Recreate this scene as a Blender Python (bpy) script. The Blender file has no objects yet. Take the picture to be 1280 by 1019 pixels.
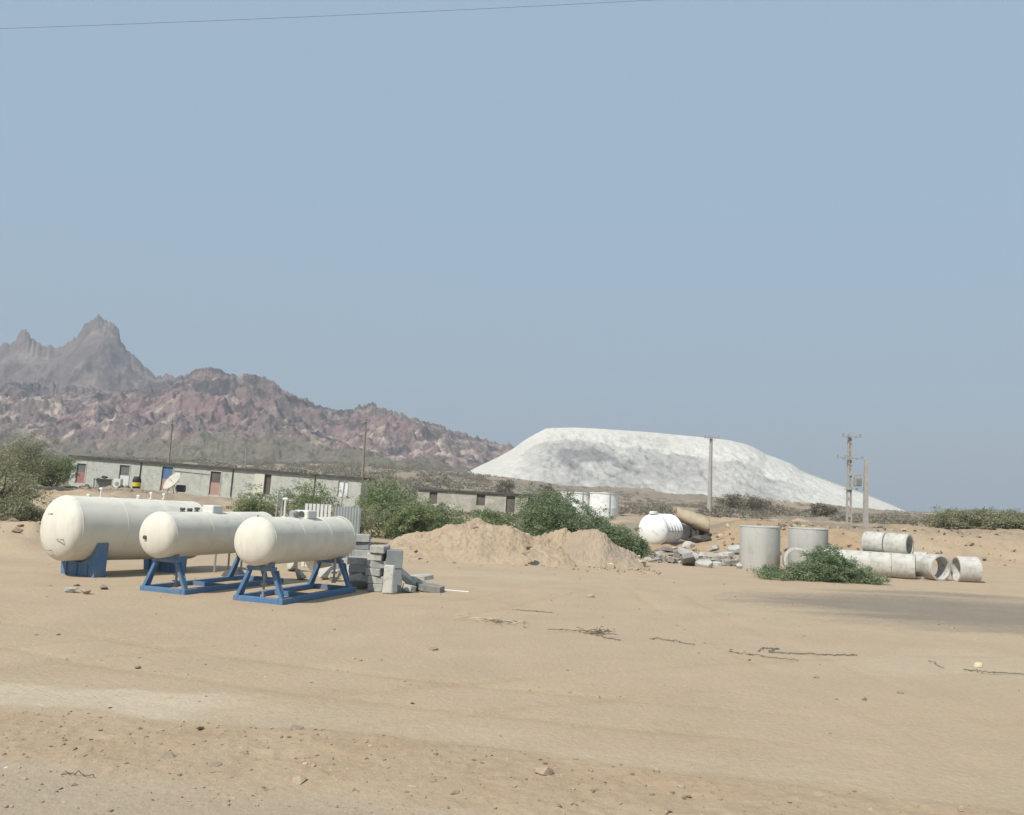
import bpy, bmesh, math, random
import numpy as np
from mathutils import Vector, Matrix, noise as mnoise

# ------------------------------------------------------------------ camera, sky, sun, exposure
scene = bpy.context.scene
COL = scene.collection
R = math.radians
FPX, CX, CY, CAMZ = 1100.0, 640.0, 509.5, 2.6
ROLL, HOR = R(2.7), 620.0
PITCH = math.atan((HOR - CY) * math.cos(ROLL) / FPX)
CM = (Matrix.Translation((0, 0, CAMZ)) @ Matrix.Rotation(R(90) + PITCH, 4, 'X') @ Matrix.Rotation(ROLL, 4, 'Z'))
cam_d = bpy.data.cameras.new('camera')
cam = bpy.data.objects.new('camera', cam_d)
COL.objects.link(cam)
cam.matrix_world = CM
cam_d.sensor_fit = 'HORIZONTAL'
cam_d.sensor_width = 36
cam_d.lens = FPX / 1280 * 36
cam_d.clip_start = 0.1
cam_d.clip_end = 60000
scene.camera = cam

SUN_EL, SUN_AZ = R(48), R(220)          # azimuth clockwise from +Y (view direction)
sd = Vector((math.sin(SUN_AZ) * math.cos(SUN_EL), math.cos(SUN_AZ) * math.cos(SUN_EL), math.sin(SUN_EL)))
w = bpy.data.worlds.new('World')
scene.world = w
w.use_nodes = True
nt = w.node_tree
bg = nt.nodes['Background']
sky = nt.nodes.new('ShaderNodeTexSky')
sky.sky_type = 'NISHITA'
sky.sun_disc = False
sky.sun_elevation = SUN_EL
sky.sun_rotation = SUN_AZ
sky.air_density = 1.0
sky.dust_density = 1.2
sky.ozone_density = 1.0
# a dusty desert sky: even the clear-air gradient out towards a pale grey blue
mixs = nt.nodes.new('ShaderNodeMix')
mixs.data_type = 'RGBA'
mixs.inputs[0].default_value = 0.95
nt.links.new(sky.outputs[0], mixs.inputs[6])
mixs.inputs[7].default_value = (2.9, 4.12, 5.3, 1)
nt.links.new(mixs.outputs[2], bg.inputs[0])
bg.inputs[1].default_value = 0.08

sun_d = bpy.data.lights.new('sun', 'SUN')
sun_d.energy = 3.6
sun_d.angle = R(0.55)
sun_d.color = (1.0, 0.955, 0.88)
sun = bpy.data.objects.new('sun', sun_d)
COL.objects.link(sun)
sun.rotation_euler = sd.to_track_quat('Z', 'Y').to_euler()

vs = scene.view_settings
vs.view_transform = 'Standard'
vs.look = 'None'
vs.gamma = 1
vs.exposure = 0.58
scene.cycles.max_bounces = 6
scene.cycles.volume_bounces = 0
scene.cycles.transparent_max_bounces = 8

random.seed(7)
rng = np.random.default_rng(7)

# ------------------------------------------------------------------ pixel <-> place helpers
M3 = CM.to_3x3()
O = Vector((0, 0, CAMZ))
def ray(px, py):
    return (M3 @ Vector(((px - CX) / FPX, -(py - CY) / FPX, -1))).normalized()
def at(px, py, Y):
    d = ray(px, py); return O + d * (Y / d.y)
def G(px, py, z=0.0):
    d = ray(px, py); t = (z - CAMZ) / d.z
    return O + d * t
def ue(px, py):
    d = ray(px, py); return d.x / d.y, d.z / d.y
def hor(px):
    return HOR + (px - CX) * math.tan(ROLL)

# ------------------------------------------------------------------ numpy noise
def _h(ix, iy, s):
    n = (ix.astype(np.int64) * 374761393 + iy.astype(np.int64) * 668265263 + s * 974634777) & 0xffffffff
    n = ((n ^ (n >> 13)) * 1274126177) & 0xffffffff
    return ((n ^ (n >> 16)) & 0xffff) / 65535.0
def vnoise(x, y, s=0):
    ix, iy = np.floor(x), np.floor(y)
    fx, fy = x - ix, y - iy
    fx = fx * fx * (3 - 2 * fx); fy = fy * fy * (3 - 2 * fy)
    a, b, c, d = _h(ix, iy, s), _h(ix + 1, iy, s), _h(ix, iy + 1, s), _h(ix + 1, iy + 1, s)
    return (a + (b - a) * fx) * (1 - fy) + (c + (d - c) * fx) * fy
def fbm(x, y, o=5, s=0, g=.5):
    t, a, n = 0, 1, 0
    for k in range(o):
        t = t + a * (vnoise(x, y, s + k) - .5); n += a * .5
        x, y = x * 1.97 + y * .31, y * 1.97 - x * .31; a *= g
    return t / n
def ridged(x, y, o=5, s=0, g=.5):
    t, a, n = 0, 1, 0
    for k in range(o):
        t = t + a * (1 - np.abs(2 * vnoise(x, y, s + k) - 1)) ** 2; n += a
        x, y = x * 1.97 + y * .31, y * 1.97 - x * .31; a *= g
    return t / n
def sst(a, b, x):
    t = np.clip((x - a) / (b - a), 0, 1); return t * t * (3 - 2 * t)

# ------------------------------------------------------------------ materials
MATS = {}
def mat(name, c1, c2=None, scale=3.0, rough=.85, bump=0.0, bscale=30.0, c3=None, s3=20.0, metal=0.0, spec=.3, island=0.0, obj=True, lo=.38, hi=.62, streak=None):
    if name in MATS: return MATS[name]
    m = bpy.data.materials.new(name); m.use_nodes = True
    n = m.node_tree; L = n.links
    b = n.nodes['Principled BSDF']
    b.inputs['Roughness'].default_value = rough
    b.inputs['Metallic'].default_value = metal
    b.inputs['Specular IOR Level'].default_value = spec
    tc = n.nodes.new('ShaderNodeTexCoord')
    src = tc.outputs['Object']
    if not obj:
        ge = n.nodes.new('ShaderNodeNewGeometry'); src = ge.outputs['Position']
    def nz(sc, det=5):
        t = n.nodes.new('ShaderNodeTexNoise'); t.inputs['Scale'].default_value = sc; t.inputs['Detail'].default_value = det
        t.inputs['Roughness'].default_value = .62
        if streak:
            mp = n.nodes.new('ShaderNodeMapping'); mp.inputs['Scale'].default_value = streak
            L.new(src, mp.inputs[0]); L.new(mp.outputs[0], t.inputs['Vector'])
        else: L.new(src, t.inputs['Vector'])
        return t
    def ramp(fac, lo, hi):
        r = n.nodes.new('ShaderNodeMapRange'); r.inputs[1].default_value = lo; r.inputs[2].default_value = hi; L.new(fac, r.inputs[0]); return r.outputs[0]
    def mix(f, a, c):
        x = n.nodes.new('ShaderNodeMix'); x.data_type = 'RGBA'; L.new(f, x.inputs[0])
        if isinstance(a, tuple): x.inputs[6].default_value = (*a, 1)
        else: L.new(a, x.inputs[6])
        x.inputs[7].default_value = (*c, 1); return x.outputs[2]
    cur = c1
    if c2: cur = mix(ramp(nz(scale).outputs[0], lo, hi), cur, c2)
    if c3: cur = mix(ramp(nz(s3, 3).outputs[0], .52, .68), cur, c3)
    if island:
        ge = n.nodes.new('ShaderNodeNewGeometry')
        hs = n.nodes.new('ShaderNodeHueSaturation')
        r = n.nodes.new('ShaderNodeMapRange'); r.inputs[3].default_value = 1 - island; r.inputs[4].default_value = 1 + island
        L.new(ge.outputs['Random Per Island'], r.inputs[0]); L.new(r.outputs[0], hs.inputs['Value'])
        if isinstance(cur, tuple): hs.inputs['Color'].default_value = (*cur, 1)
        else: L.new(cur, hs.inputs['Color'])
        cur = hs.outputs[0]
    if isinstance(cur, tuple): b.inputs['Base Color'].default_value = (*cur, 1)
    else: L.new(cur, b.inputs['Base Color'])
    if bump:
        bp = n.nodes.new('ShaderNodeBump'); bp.inputs['Strength'].default_value = 1; bp.inputs['Distance'].default_value = bump
        L.new(nz(bscale, 6).outputs[0], bp.inputs['Height']); L.new(bp.outputs[0], b.inputs['Normal'])
    MATS[name] = m
    return m

def leaf_mat(name, c1, c2, isl=.35):
    m = bpy.data.materials.new(name); m.use_nodes = True
    n = m.node_tree; L = n.links
    n.nodes.remove(n.nodes['Principled BSDF'])
    out = n.nodes['Material Output']
    ge = n.nodes.new('ShaderNodeNewGeometry')
    t = n.nodes.new('ShaderNodeTexNoise'); t.inputs['Scale'].default_value = .9; t.inputs['Detail'].default_value = 3
    L.new(ge.outputs['Position'], t.inputs['Vector'])
    mr = n.nodes.new('ShaderNodeMapRange'); mr.inputs[1].default_value = .4; mr.inputs[2].default_value = .6; L.new(t.outputs[0], mr.inputs[0])
    mx = n.nodes.new('ShaderNodeMix'); mx.data_type = 'RGBA'; L.new(mr.outputs[0], mx.inputs[0])
    mx.inputs[6].default_value = (*c1, 1); mx.inputs[7].default_value = (*c2, 1)
    hs = n.nodes.new('ShaderNodeHueSaturation')
    r = n.nodes.new('ShaderNodeMapRange'); r.inputs[3].default_value = 1 - isl; r.inputs[4].default_value = 1 + isl
    L.new(ge.outputs['Random Per Island'], r.inputs[0]); L.new(r.outputs[0], hs.inputs['Value']); L.new(mx.outputs[2], hs.inputs['Color'])
    d = n.nodes.new('ShaderNodeBsdfDiffuse'); tr = n.nodes.new('ShaderNodeBsdfTranslucent'); ms = n.nodes.new('ShaderNodeMixShader')
    ms.inputs[0].default_value = .42
    L.new(hs.outputs[0], d.inputs[0]); L.new(hs.outputs[0], tr.inputs[0]); L.new(d.outputs[0], ms.inputs[1]); L.new(tr.outputs[0], ms.inputs[2]); L.new(ms.outputs[0], out.inputs[0])
    MATS[name] = m
    return m

M_shell = mat('tank cream paint', (.68, .645, .555), (.63, .59, .50), 1.1, .65, c3=(.60, .56, .47), s3=2.2, spec=.15, streak=(3, 1, .8))
M_blue = mat('blue steel paint', (.075, .175, .335), (.11, .195, .32), 4, .7, c3=(.21, .175, .15), s3=6, spec=.2)
M_bluedusty = mat('dusty blue steel', (.10, .19, .31), (.16, .21, .28), 5, .7, c3=(.25, .25, .24), s3=9)
M_dark = mat('dark metal', (.05, .05, .05), (.09, .08, .07), 8, .6)
M_grey = mat('grey metal', (.25, .26, .26), (.35, .34, .32), 6, .6)
M_white = mat('white paint', (.66, .65, .61), (.62, .61, .57), 4, .6)
M_conc = mat('ring concrete', (.50, .49, .45), (.44, .435, .40), 1.4, .92, bump=.01, bscale=25, c3=(.38, .37, .34), s3=3.5, streak=(1, 1, .45))
M_conclight = mat('light concrete', (.53, .515, .465), (.45, .435, .395), 2.5, .92, bump=.01, bscale=25, c3=(.33, .31, .28), s3=6)
M_slab = mat('grey slab concrete', (.37, .375, .355), (.29, .30, .29), 3, .9, bump=.008, bscale=30, c3=(.44, .42, .38), s3=2.5)
M_darkslab = mat('dark slab concrete', (.21, .225, .23), (.26, .27, .27), 3, .9, bump=.006)
M_rub = mat('rubble concrete', (.45, .43, .385), (.34, .33, .30), 4, .95, bump=.02, bscale=18, island=.1)
M_rubd = mat('darker rubble', (.20, .195, .185), (.27, .25, .22), 4, .95, bump=.02, bscale=18)
M_stone = mat('desert stone', (.40, .31, .22), (.31, .24, .17), 9, .95, bump=.01, bscale=30)
M_stonedark = mat('dark desert stone', (.25, .20, .155), (.31, .24, .18), 9, .95, bump=.01, bscale=30)
M_sandpale = mat('pale broken stone', (.60, .50, .34), (.50, .41, .28), 6, .95, bump=.02, bscale=18)
M_wood = mat('dry stick', (.20, .15, .10), (.12, .10, .08), 9, .95)
M_wire = mat('dark cable', (.17, .16, .14), None, rough=.7)
M_greywire = mat('greyed cable', (.17, .17, .16), None, rough=.7)
M_wall = mat('limewashed block wall', (.49, .495, .445), (.42, .425, .375), 1.4, .95, bump=.03, bscale=9, c3=(.33, .33, .285), s3=2.2)
M_cream = mat('cream plaster', (.64, .61, .52), (.55, .52, .44), 1, .95)
M_roof = mat('dark roof edge', (.055, .055, .055), (.10, .095, .09), 2, .9)
M_red = mat('faded red door', (.36, .17, .15), (.30, .15, .13), 4, .8)
M_pink = mat('faded pink door', (.44, .27, .24), (.38, .23, .20), 4, .8)
M_bluep = mat('door blue panel', (.09, .16, .28), (.11, .18, .28), 4, .6)
M_glassd = mat('dusty dark glass', (.12, .13, .12), (.17, .17, .15), 5, .35, spec=.5)
M_void = mat('dark interior shade', (.10, .09, .08), (.14, .12, .10), 2, .95)  # flat panels closing the openings, interior shade put into their colour
M_yellow = mat('yellow paint', (.62, .50, .04), None, rough=.5)
M_black = mat('black rubber', (.025, .025, .025), None, rough=.6)
M_tan = mat('tan canvas', (.42, .35, .25), (.35, .285, .20), 2, .9, bump=.03, bscale=5, c3=(.36, .27, .17), s3=3)
M_tarpd = mat('dark tarpaulin', (.07, .07, .07), (.11, .10, .095), 3, .8, bump=.03, bscale=6)
M_plwhite = mat('white polyethylene', (.76, .76, .74), (.70, .70, .68), 2, .5, c3=(.55, .55, .52), s3=3)
M_pole = mat('pole concrete', (.40, .37, .33), (.33, .31, .28), 3, .9)
M_poled = mat('weathered brown pole', (.30, .235, .185), (.24, .19, .15), 3, .9)
M_bark = mat('grey brown bark', (.16, .125, .09), (.10, .08, .06), 9, .95)
M_orange = mat('faded orange plastic', (.62, .33, .10), None, rough=.6)
M_leaf = leaf_mat('green mesquite leaves', (.235, .285, .15), (.30, .335, .19))
M_leafdry = leaf_mat('dusty olive leaves', (.26, .27, .165), (.34, .33, .22))
M_leafdark = leaf_mat('deep green leaves', (.20, .265, .145), (.265, .31, .185))
M_leaffar = leaf_mat('far scrub leaves', (.25, .225, .17), (.31, .27, .21), .15)

# ------------------------------------------------------------------ object helpers
def tag(o, label=None, cat=None, group=None, kind=None):
    if label: o['label'] = label
    if cat: o['category'] = cat
    if group: o['group'] = group
    if kind: o['kind'] = kind
    return o
def thing(name, label, cat, loc=(0, 0, 0), rot=(0, 0, 0), group=None):
    o = bpy.data.objects.new(name, None); COL.objects.link(o)
    o.location = loc; o.rotation_euler = rot; o.empty_display_size = .2
    return tag(o, label, cat, group)
def obj(name, bm, m, parent=None, smooth=False):
    me = bpy.data.meshes.new(name)
    if isinstance(bm, tuple):
        me.from_pydata(bm[0], [], bm[1]); me.update()
    else:
        bm.normal_update(); bm.to_mesh(me); bm.free()
    me.materials.append(m)
    if smooth: me.shade_smooth()
    o = bpy.data.objects.new(name, me); COL.objects.link(o)
    if parent: o.parent = parent
    return o
def B(): return bmesh.new()
def box(bm, c, s, rot=None, taper=1.0, bev=0):
    r = bmesh.ops.create_cube(bm, size=1)
    vs_ = r['verts']
    for v in vs_:
        k = taper if v.co.z > 0 else 1
        v.co = Vector((v.co.x * s[0] * k, v.co.y * s[1] * k, v.co.z * s[2]))
    if bev:
        es = list({e for v in vs_ for e in v.link_edges})
        rr = bmesh.ops.bevel(bm, geom=es, offset=bev, segments=1, affect='EDGES')
        vs_ = list({v for f in rr['faces'] for v in f.verts} | {v for v in vs_ if v.is_valid})
    Mx = Matrix.Translation(c) @ (rot.to_4x4() if rot else Matrix.Identity(4))
    for v in vs_: v.co = Mx @ v.co
    return vs_
def tube(bm, pts, rad, seg=8, cap=True):
    pts = [Vector(p) for p in pts]
    if not isinstance(rad, (list, tuple)): rad = [rad] * len(pts)
    rings = []
    for i, p in enumerate(pts):
        d = (pts[min(i + 1, len(pts) - 1)] - pts[max(i - 1, 0)]).normalized()
        up = Vector((0, 0, 1)) if abs(d.z) < .9 else Vector((1, 0, 0))
        a = d.cross(up).normalized(); b = d.cross(a)
        rings.append([bm.verts.new(p + (a * math.cos(t) + b * math.sin(t)) * rad[i]) for t in [2 * math.pi * k / seg for k in range(seg)]])
    for r0, r1 in zip(rings, rings[1:]):
        for k in range(seg): bm.faces.new((r0[k], r0[(k + 1) % seg], r1[(k + 1) % seg], r1[k]))
    if cap:
        bm.faces.new(rings[0][::-1]); bm.faces.new(rings[-1])
def beam(bm, a, b, wdt, hgt):
    a, b = Vector(a), Vector(b); d = b - a
    q = d.to_track_quat('X', 'Z').to_matrix()
    box(bm, (a + b) / 2, (d.length, wdt, hgt), q)
def lathe(bm, prof, seg=48, axis='Y', closed=False):
    """prof: (position along the axis, radius)"""
    rings = []
    def P(a, r, t):
        c, s = math.cos(t) * r, math.sin(t) * r
        return Vector((c, a, s)) if axis == 'Y' else (Vector((c, s, a)) if axis == 'Z' else Vector((a, c, s)))
    for a, r in prof:
        if r < 1e-6: rings.append([bm.verts.new(P(a, 0, 0))])
        else: rings.append([bm.verts.new(P(a, r, 2 * math.pi * k / seg)) for k in range(seg)])
    pr = list(zip(rings, rings[1:]))
    if closed: pr.append((rings[-1], rings[0]))
    for r0, r1 in pr:
        for k in range(seg):
            k2 = (k + 1) % seg
            q = [r0[k] if len(r0) > 1 else r0[0], r0[k2] if len(r0) > 1 else None, r1[k2] if len(r1) > 1 else r1[0], r1[k] if len(r1) > 1 else None]
            q = [v for v in q if v is not None]
            if len(q) >= 3: bm.faces.new(q)
    bmesh.ops.recalc_face_normals(bm, faces=bm.faces[:])
def autosmooth(o, ang=35):
    me = o.data; me.shade_smooth()
    bm = bmesh.new(); bm.from_mesh(me)
    for e in bm.edges:
        if len(e.link_faces) == 2 and e.calc_face_angle(0) > R(ang): e.smooth = False
    bm.to_mesh(me); bm.free()
def rock_bm(sx, sy, sz, seed, n=16, flat=False):
    rr = random.Random(seed)
    bm = B()
    for k in range(n):
        v = Vector((rr.gauss(0, 1), rr.gauss(0, 1), rr.gauss(0, 1))).normalized()
        if flat: v = Vector((max(-.72, min(.72, v.x * 1.2)), max(-.72, min(.72, v.y * 1.2)), (1 if rr.random() > .5 else -1) * (.8 + .2 * rr.random())))
        bm.verts.new((v.x * sx / 2, v.y * sy / 2, v.z * sz / 2))
    r = bmesh.ops.convex_hull(bm, input=bm.verts[:])
    bmesh.ops.delete(bm, geom=[v for v in bm.verts if not v.link_faces], context='VERTS')
    return bm
def broken_slab_bm(sx, sy, t, seed):
    rr = random.Random(seed)
    bm = B()
    n = rr.choice([5, 6, 7]); ph = rr.random() * 6
    lo, hi = [], []
    for k in range(n):
        a = ph + 2 * math.pi * (k + rr.uniform(-.25, .25)) / n; q = rr.uniform(.8, 1.1)
        x, y = math.cos(a) * sx / 2 * q, math.sin(a) * sy / 2 * q
        lo.append(bm.verts.new((x, y, -t / 2))); hi.append(bm.verts.new((x * rr.uniform(.93, 1), y * rr.uniform(.93, 1), t / 2)))
    bm.faces.new(lo[::-1]); bm.faces.new(hi)
    for k in range(n): bm.faces.new((lo[k], lo[(k + 1) % n], hi[(k + 1) % n], hi[k]))
    return bm
def rest(o, z):
    """drop an object so its lowest point is at z"""
    bpy.context.view_layer.update()
    lo = min((o.matrix_world @ v.co).z for v in o.data.vertices)
    o.location.z += z - lo

# ------------------------------------------------------------------ terrain
# far land edge as (direction, slope) pairs read along the skyline of the plain
def tab(pts):
    a = sorted(ue(*p) for p in pts); return np.array([q[0] for q in a]), np.array([q[1] for q in a])
PU, PE = tab([(-400, 560), (0, 570), (100, 572), (300, 578), (450, 582), (560, 590), (640, 600), (760, 612), (880, 622), (1000, 632), (1130, 641), (1280, 644), (1600, 655)])
BU = np.array([-.9, -.6, -.5, -.33, -.17, -.1, 0, .08, .13, .22, .3, .45, .7])
BZ = np.array([2.4, 2.0, 1.6, 1.15, .55, .2, .2, .8, 1.2, 1.5, 1.5, 1.5, 1.6])
def H(x, y):
    x = np.asarray(x, float); y = np.asarray(y, float)
    u = x / np.maximum(y, 5)
    zb = np.interp(u, BU, BZ)
    e = np.interp(u, PU, PE)
    zf = CAMZ + y * e * .97
    kr = sst(.20, .27, u)
    k1 = (sst(37, 88, y) * sst(.0, -.2, u) + sst(52, 92, y) * (1 - sst(.0, -.2, u))) * (1 - kr) + sst(46.5, 58, y) * kr
    z = zb * k1
    k2 = sst(105, 420, y)
    z = z * (1 - k2) + zf * k2
    # earth bank to the left, behind the large tank
    bl = (1 - sst(-.54, -.47, u)) * sst(27.5, 31.5, y) * (1 - sst(38, 60, y))
    z = z + .85 * bl * (1 + .35 * fbm(x * .8, y * .8, 3, 5))
    # humps of the bank on the right and rough spoil in the middle distance
    z = z + sst(46, 56, y) * (1 - sst(140, 400, y)) * .45 * fbm(x * .16, y * .16, 4, 11) * (.5 + .5 * sst(.05, .25, np.abs(u)))
    z = z + sst(120, 320, y) * (1 - .5 * sst(-.2, -.5, u)) * (1.6 + 2.6 * sst(-.05, .15, u) * (1 - sst(.3, .42, u))) * fbm(x * .035, y * .03, 5, 31, .6)
    z = z + sst(700, 3000, y) * -30
    return z
def H1(x, y): return float(H(np.array([x]), np.array([y]))[0])
def GT(px, py):
    """point where the pixel's ray meets the land"""
    d = ray(px, py); t = 5.0
    for i in range(4000):
        p = O + d * t
        if p.z < H1(p.x, p.y): break
        t *= 1.004
    return O + d * t

# ground zones, as lines laid across the yard in world metres
def gline(pts):
    q = sorted([G(*p)[:2] for p in pts]); return np.array([a[0] for a in q]), np.array([a[1] for a in q])
T0 = gline([(-300, 842), (0, 852), (250, 866), (500, 902), (640, 925), (1280, 985)])
T1 = gline([(-300, 870), (0, 884), (210, 898), (400, 912), (640, 940), (1280, 1012)])
T2 = gline([(-300, 940), (0, 962), (200, 975), (440, 1000), (700, 1060), (1280, 1120)])
def ground_detail(x, y):
    t1 = np.interp(x, *T1); t2 = np.interp(x, *T2)
    wob = 1.1 * fbm(x * .35, y * .35, 4, 3)
    rub = sst(t2 - .4, t2 + .3, y + wob) * (1 - sst(t1 - .25, t1 + .05, y + wob * .6))
    z = .012 * fbm(x * .7, y * .7, 4, 21)
    z = z + rub * (.028 * fbm(x * 2.2, y * 2.2, 4, 41, .65) + .055 * np.clip(ridged(x * 3.1, y * 3.1, 3, 51) - .62, 0, 1) + .02)
    z = z - .02 * np.exp(-((y - (np.interp(x, *T0) + t1) / 2) / .35) ** 2) * (1 - sst(-3.4, -1, x))
    z = z * (1 - sst(30, 60, y))
    mid = sst(12, 30, y) * (1 - sst(60, 90, y))
    z = z + mid * .05 * fbm(x * .25, y * .25, 4, 61)
    z = z + sst(46, 52, y) * (1 - .6 * sst(90, 200, y)) * (.28 * fbm(x * .7, y * .7, 4, 71, .6) + .30 * (ridged(x * .45, y * .6, 4, 75, .6) - .5))
    return z, rub

def grid_mesh(X, Y, Z, name, m, colors=None):
    ny, nx = X.shape
    me = bpy.data.meshes.new(name)
    co = np.stack([X, Y, Z], -1).reshape(-1, 3).astype(np.float32)
    idx = np.arange(nx * ny).reshape(ny, nx)
    q = np.stack([idx[:-1, :-1], idx[:-1, 1:], idx[1:, 1:], idx[1:, :-1]], -1).reshape(-1, 4)
    me.vertices.add(len(co)); me.vertices.foreach_set('co', co.ravel())
    me.loops.add(q.size); me.loops.foreach_set('vertex_index', q.ravel().astype(np.int32))
    me.polygons.add(len(q)); me.polygons.foreach_set('loop_start', (np.arange(len(q)) * 4).astype(np.int32))
    me.polygons.foreach_set('loop_total', np.full(len(q), 4, np.int32))
    me.update(); me.validate()
    if colors is not None:
        at_ = me.color_attributes.new('tone', 'FLOAT_COLOR', 'POINT')
        at_.data.foreach_set('color', colors.reshape(-1, 4).astype(np.float32).ravel())
    me.shade_smooth(); me.materials.append(m)
    o = bpy.data.objects.new(name, me); COL.objects.link(o)
    return o

def tone_mat(name, cs, bump, bscale, fine, finescale, rough=.95):
    """base colour = 4 soil colours weighted by the painted 'tone' masks, with grain"""
    m = bpy.data.materials.new(name); m.use_nodes = True
    n = m.node_tree; L = n.links
    b = n.nodes['Principled BSDF']; b.inputs['Roughness'].default_value = rough; b.inputs['Specular IOR Level'].default_value = .15
    at_ = n.nodes.new('ShaderNodeAttribute'); at_.attribute_name = 'tone'
    sp = n.nodes.new('ShaderNodeSeparateColor'); L.new(at_.outputs['Color'], sp.inputs[0])
    ge = n.nodes.new('ShaderNodeNewGeometry')
    def nz(sc, det=6, ro=.65):
        t = n.nodes.new('ShaderNodeTexNoise'); t.inputs['Scale'].default_value = sc; t.inputs['Detail'].default_value = det; t.inputs['Roughness'].default_value = ro
        L.new(ge.outputs['Position'], t.inputs['Vector']); return t.outputs[0]
    cur = None
    facs = [sp.outputs[0], sp.outputs[1], sp.outputs[2], at_.outputs['Alpha']]
    edge = nz(finescale * .35, 5)
    for k, f in enumerate(facs):
        x = n.nodes.new('ShaderNodeMix'); x.data_type = 'RGBA'
        ad = n.nodes.new('ShaderNodeMath'); ad.operation = 'ADD'; L.new(f, ad.inputs[0]); L.new(edge, ad.inputs[1])
        mr = n.nodes.new('ShaderNodeMapRange'); mr.inputs[1].default_value = .62; mr.inputs[2].default_value = 1.35; L.new(ad.outputs[0], mr.inputs[0])
        L.new(mr.outputs[0], x.inputs[0])
        if cur is None: x.inputs[6].default_value = (*cs[0], 1)
        else: L.new(cur, x.inputs[6])
        x.inputs[7].default_value = (*cs[k + 1], 1)
        cur = x.outputs[2]
    hs = n.nodes.new('ShaderNodeHueSaturation')
    a = n.nodes.new('ShaderNodeMath'); a.operation = 'MULTIPLY_ADD'
    mul = n.nodes.new('ShaderNodeMapRange'); mul.inputs[1].default_value = .3; mul.inputs[2].default_value = .7; mul.inputs[3].default_value = 1 - fine; mul.inputs[4].default_value = 1 + fine
    L.new(nz(finescale, 8, .72), mul.inputs[0])
    mul2 = n.nodes.new('ShaderNodeMapRange'); mul2.inputs[1].default_value = .35; mul2.inputs[2].default_value = .65; mul2.inputs[3].default_value = 1 - fine * .5; mul2.inputs[4].default_value = 1 + fine * .4
    L.new(nz(finescale * .045, 4), mul2.inputs[0])
    pr = n.nodes.new('ShaderNodeMath'); pr.operation = 'MULTIPLY'; L.new(mul.outputs[0], pr.inputs[0]); L.new(mul2.outputs[0], pr.inputs[1])
    L.new(pr.outputs[0], hs.inputs['Value']); L.new(cur, hs.inputs['Color'])
    L.new(hs.outputs[0], b.inputs['Base Color'])
    n.nodes.remove(a)
    bp = n.nodes.new('ShaderNodeBump'); bp.inputs['Strength'].default_value = 1; bp.inputs['Distance'].default_value = bump
    L.new(nz(bscale, 8, .7), bp.inputs['Height']); L.new(bp.outputs[0], b.inputs['Normal'])
    return m

SAND, PALE, RED, GRAV, DARKP = (.412, .317, .217), (.475, .39, .285), (.375, .265, .165), (.385, .305, .22), (.24, .198, .152)
M_ground = tone_mat('yard soil', [SAND, PALE, RED, GRAV, DARKP], .03, 9.0, .10, 14.0)
us = np.concatenate([np.linspace(-3, -.75, 50)[:-1], np.linspace(-.75, .75, 560), np.linspace(.75, 3, 50)[1:]])
ys = [-3.0, -1, 1, 2.5, 4, 5, 5.8]
y_ = 6.2
while y_ < 6000:
    ys.append(y_); y_ += max(.045, (y_ - 6) * .0085 + .02) if y_ < 60 else y_ * .012
ys = np.array(ys)
UU, YY = np.meshgrid(us, ys)
XX = UU * (YY + 4.5)
gd, rub = ground_detail(XX, YY)
ZZ = H(XX, YY) + gd
t0 = np.interp(XX, *T0); t1 = np.interp(XX, *T1); t2 = np.interp(XX, *T2)
wob = .8 * fbm(XX * .4, YY * .8, 5, 81, .6)
track = sst(t1 - .1, t1 + .25, YY + wob) * (1 - sst(t0 - .2, t0 + .15, YY + wob)) * (1 - .75 * sst(-3.9, -3.0, XX + .5 * wob))
track2 = .35 * sst(.1, .6, fbm(XX * .10, YY * .45, 4, 91)) * (1 - sst(30, 40, YY))
verge = (1 - sst(t2 - .3, t2 + .5, YY + wob))
u_ = XX / np.maximum(YY, 5)
# darker ground tone spread on the right of the yard
pc = G(1300, 770); ddx, ddy = (XX - pc.x) / 8.0, (YY - pc.y) / 5.4
dark = np.clip(1.25 - (ddx ** 2 + ddy ** 2), 0, 1)
dark = np.clip(dark + .9 * fbm(XX * .12, YY * .7, 4, 101) * (dark > 0), 0, 1) * .95
s1 = G(905, 748); s2 = G(1180, 762)
tt = np.clip((XX - s1.x) / (s2.x - s1.x), 0, 1); yl = s1.y + (s2.y - s1.y) * tt
strip = np.exp(-((YY - yl) / (.25 + .5 * tt)) ** 2) * sst(s1.x - .5, s1.x + 1.5, XX) * (1 - sst(s2.x, s2.x + 3, XX))
dark = np.maximum(dark, .62 * strip * (.7 + .6 * fbm(XX * .3, YY * 2, 3, 111)))
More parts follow.
